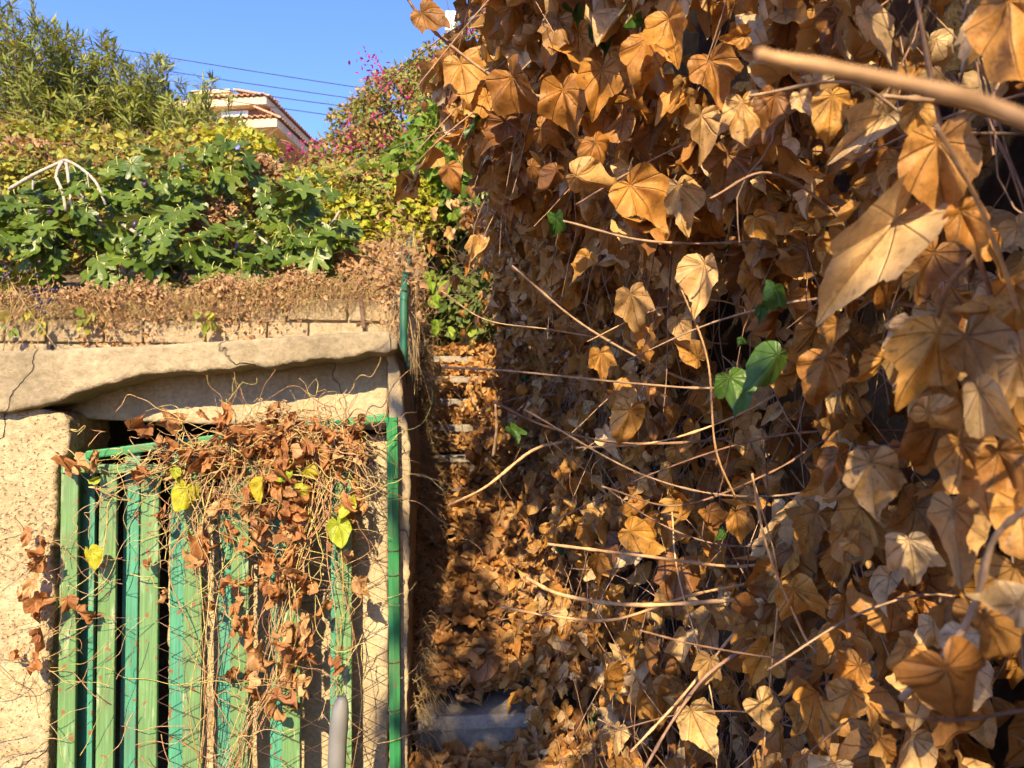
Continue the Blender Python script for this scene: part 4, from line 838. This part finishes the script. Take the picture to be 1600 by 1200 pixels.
mb.build("stem_tangle", M_VINE, dc, True, "stuff")
n = 520; P = np.stack([-.18 + rng.normal(0, .06, n), 3.9 + rng.normal(0, .35, n), hz + .15 + rng.normal(0, .13, n)], -1)
leaves(dc, V_CRUML, P, rdir(n), unit(TOCAM + rng.normal(0, .7, (n, 3))), U(.02, .04, n), M_BRN, key="dc", mass="leaf_mass")
n = 40; px = rng.choice([130, 328, 320, 20, 60], n) + rng.normal(0, 9, n); P = np.array([pt(a, 505 + float(rng.normal(0, 10)), 4.4) for a in px])
leaves(dc, V_RND, P, unit(np.stack([rng.normal(0, .6, n), rng.normal(0, .4, n), -np.ones(n)], -1)), unit(TOCAM + rng.normal(0, .5, (n, 3))), U(.03, .05, n), M_UND, key="dc", mass="green_leaf_mass")

wd = thing("berry_weed", "thin weed with black berries before the sandstone wall", "weed", pt(40, 545, 4.3))
for k in range(12):
    b = pt(30 + float(rng.normal(0, 25)), 548, 4.3); e = pt(30 + float(rng.normal(0, 40)), 450 + float(rng.normal(0, 18)), 4.25); MB().tube(path([b, (b + e) / 2 + rng.normal(0, .04, 3), e], 9), .002, .0012, sides=4).build("stem", M_VINE, wd, True)
    for q in range(3): MB().add(e + rng.normal(0, .025, 3) + .009 * SPH, None, SPHF).build("berry", M_BERRY, wd, True)

# green ivy beyond the top of the steps
gi = thing("green_ivy", "living green ivy in the shade above the top of the steps", "ivy", (.1, 6.9, 2.1))
GB = [(735, 400, 6.6, 60, 95, .4), (700, 470, 6.4, 45, 65, .35), (770, 480, 6.2, 50, 60, .35), (690, 360, 6.9, 50, 60, .4), (790, 400, 5.9, 45, 70, .3), (760, 320, 6.6, 60, 60, .4)]
plant_leaves(gi, V_RND, GB, 120, (.045, .085), leaf_mat("shaded_ivy_leaf", [(.08, .14, .03), (.14, .20, .045), (.20, .24, .07), (.11, .17, .035)], transl=.35), 60, key="gi")
mb = MB(); P, O = multi(GB, 22)
for p, o in zip(P, O):
    d = unit(np.array([rng.normal(0, .4), -.3, rng.normal(0, .6)])) * float(U(.15, .5)); mb.tube(path([p, p + d * .5 + rng.normal(0, .04, 3), p + d + [0, 0, -.06]], 7), .0028, .0014, sides=3, cap=False)
mb.build("stem_tangle", stem_mat("olive_stem", [(.16, .15, .06), (.24, .2, .1)]), gi, True, "stuff")
yh = [(735, 512, 722, 530), (700, 515, 705, 530), (685, 505, 680, 525), (778, 485, 785, 500), (672, 430, 675, 455), (690, 445, 685, 465), (676, 470, 690, 480), (560, 255, 570, 262), (1040 - 400, 205, 632, 215)]
gp = np.array([at(a, b, 4.6) for a, b, c, d in yh[:7]]); gt = np.array([at(c, d, 4.58) - at(a, b, 4.6) for a, b, c, d in yh[:7]])
leaves(gi, V_RNDH, gp, gt, unit(TOCAM + rng.normal(0, .4, gp.shape)), np.linalg.norm(gt, axis=1) * 1.2, leaf_mat("lit_ivy_leaf", [(.20, .34, .03), (.30, .40, .04)], transl=.4), 20, key="gi", min_px=0)  # light on these leaves is painted in as a brighter green than the rest

# ------------------------------------------------------------------ house, utility pole and wires
D = 30.0; corner = at(416, 150, D); sv = ray(928, 660).copy(); sv[2] = 0; sv = unit(sv); lv = np.array([-sv[1], sv[0], 0]); zv = np.array([0, 0, 1.0])
def hp_(l, s, z): return corner + lv * l + sv * s + zv * z
house = thing("villa", "cream villa with clay tile roof and chimney on the hill", "house", hp_(2, 3, -8))
def hbox(name, l0, l1, s0, s1, z0, z1, m, parent=None):
    V = [hp_(l, s, z) for l in (l0, l1) for s in (s0, s1) for z in (z0, z1)]
    return MB().add(V, None, [f[::-1] for f in BOXF]).build(name, m, parent or house)
def tiles(name, l0, l1, s0, s1, z, along, parent, tilt=.22):
    mb = MB(); n = max(2, int((abs(l1 - l0) if along == 'l' else abs(s1 - s0)) / .23)); th = np.linspace(0, math.pi, 6)
    for k in range(n):
        u = (k + .5) / n
        if along == 'l': c0 = hp_(l0 + (l1 - l0) * u, s0, z); c1 = hp_(l0 + (l1 - l0) * u, s1, z + abs(s1 - s0) * tilt); sd = lv
        else: c0 = hp_(l0, s0 + (s1 - s0) * u, z); c1 = hp_(l1, s0 + (s1 - s0) * u, z + abs(l1 - l0) * tilt); sd = sv
        V = []
        for c in (c0, c1):
            for r in (.115, .085): V += [c + sd * math.cos(t) * r + zv * math.sin(t) * r * .9 for t in th]
        F = [(i, i + 1, 12 + i + 1, 12 + i) for i in range(5)] + [(6 + i, 18 + i, 18 + i + 1, 6 + i + 1) for i in range(5)] + [(i, 6 + i, 6 + i + 1, i + 1) for i in range(5)]
        mb.add(V, None, F)
    return mb.build(name, M_TILE, parent, False, "stuff")
hbox("wall", .45, 9, .6, 9, -9, -.25, M_PLAST)
rf = hbox("roof", 0, 9.4, 0, 9.5, -.32, -.02, M_PLAST)
tiles("roof_tile", 0, 3.2, -.12, 1.4, 0, 'l', rf); tiles("roof_tile", -.12, 1.4, 0, 9, 0, 's', rf)
hbox("ridge_cap", 1.0, 9, 1.2, 9, .0, .28, M_TILE, rf)
lr = hbox("roof", -.62, 1.9, -.35, 9.5, -1.42, -1.08, M_PLAST)
tiles("roof_tile", -.62, 1.6, -.46, .6, -1.06, 'l', lr, .2); tiles("roof_tile", -.74, .4, -.3, 9, -1.06, 's', lr, .45)
hbox("alcove", -.02, .9, .45, .62, -.98, -.34, M_BROWN)
w = hbox("window", .95, 2.1, .38, .58, -1.05, -.38, M_WHITE)
for k in range(2): hbox("pane", 1.06 + k * .5, 1.5 + k * .5, .35, .40, -.96, -.48, M_GLASS, w)
hbox("balcony_wall", -.5, 2.2, -.1, .3, -2.9, -2.55, M_WHITE); hbox("balcony_coping", -.6, 2.3, -.2, .4, -2.52, -2.42, M_TILE)
ch = hbox("chimney", 1.95, 3.5, .7, 1.9, -1.0, .55, M_PLAST); hbox("chimney_cap", 1.88, 3.57, .63, 1.97, .55, .68, M_PLAST, ch)

pole_p = at(703, 400, 17); pole = thing("utility_pole", "pale utility pole with white box above the ivy", "utility pole", (pole_p[0], pole_p[1], 5.8))
zt = at(703, 16, 17)[2]
MB().tube([(pole_p[0], pole_p[1], 5.5), (pole_p[0], pole_p[1], zt)], .07, .055, sides=10).build("shaft", M_WHITE, pole, True)
bev(MB().box(pole_p[0] - .13, pole_p[0] + .11, pole_p[1] - .2, pole_p[1] - .04, zt - .42, zt + .04).build("box", M_WHITE, pole), .01)
MB().tube(path([(pole_p[0] + .1, pole_p[1] - .1, zt - .05), (pole_p[0] + .3, pole_p[1] - .1, zt + .06), (pole_p[0] + .5, pole_p[1] - .1, zt - .25), (pole_p[0] + .9, pole_p[1], zt - .45)], 14), .012, sides=5).build("lead", M_CABLE, pole, True)
for nm, a, b in (("topmost dark overhead wire crossing the blue sky", (112, 63), (600, 143)), ("second overhead wire from the top in the sky", (320, 118), (580, 158)), ("third overhead wire passing over the chimney", (300, 131), (548, 167)), ("lowest overhead wire just above the tiled roof", (435, 167), (535, 182))):
    s = (b[1] - a[1]) / (b[0] - a[0]); f = lambda x: a[1] + s * (x - a[0])
    P = [at(x, f(x) + 5 * (1 - ((x - 300) / 420) ** 2) - 3, 17 + (703 - x) * .003) for x in np.linspace(-120, 703, 14)]
    tag(MB().tube(P, .011, sides=5).build("overhead_wire", M_CABLE, None, True), nm, "wire", "overhead wires")

for o in bpy.data.objects:
    if "_w" in o: del o["_w"]
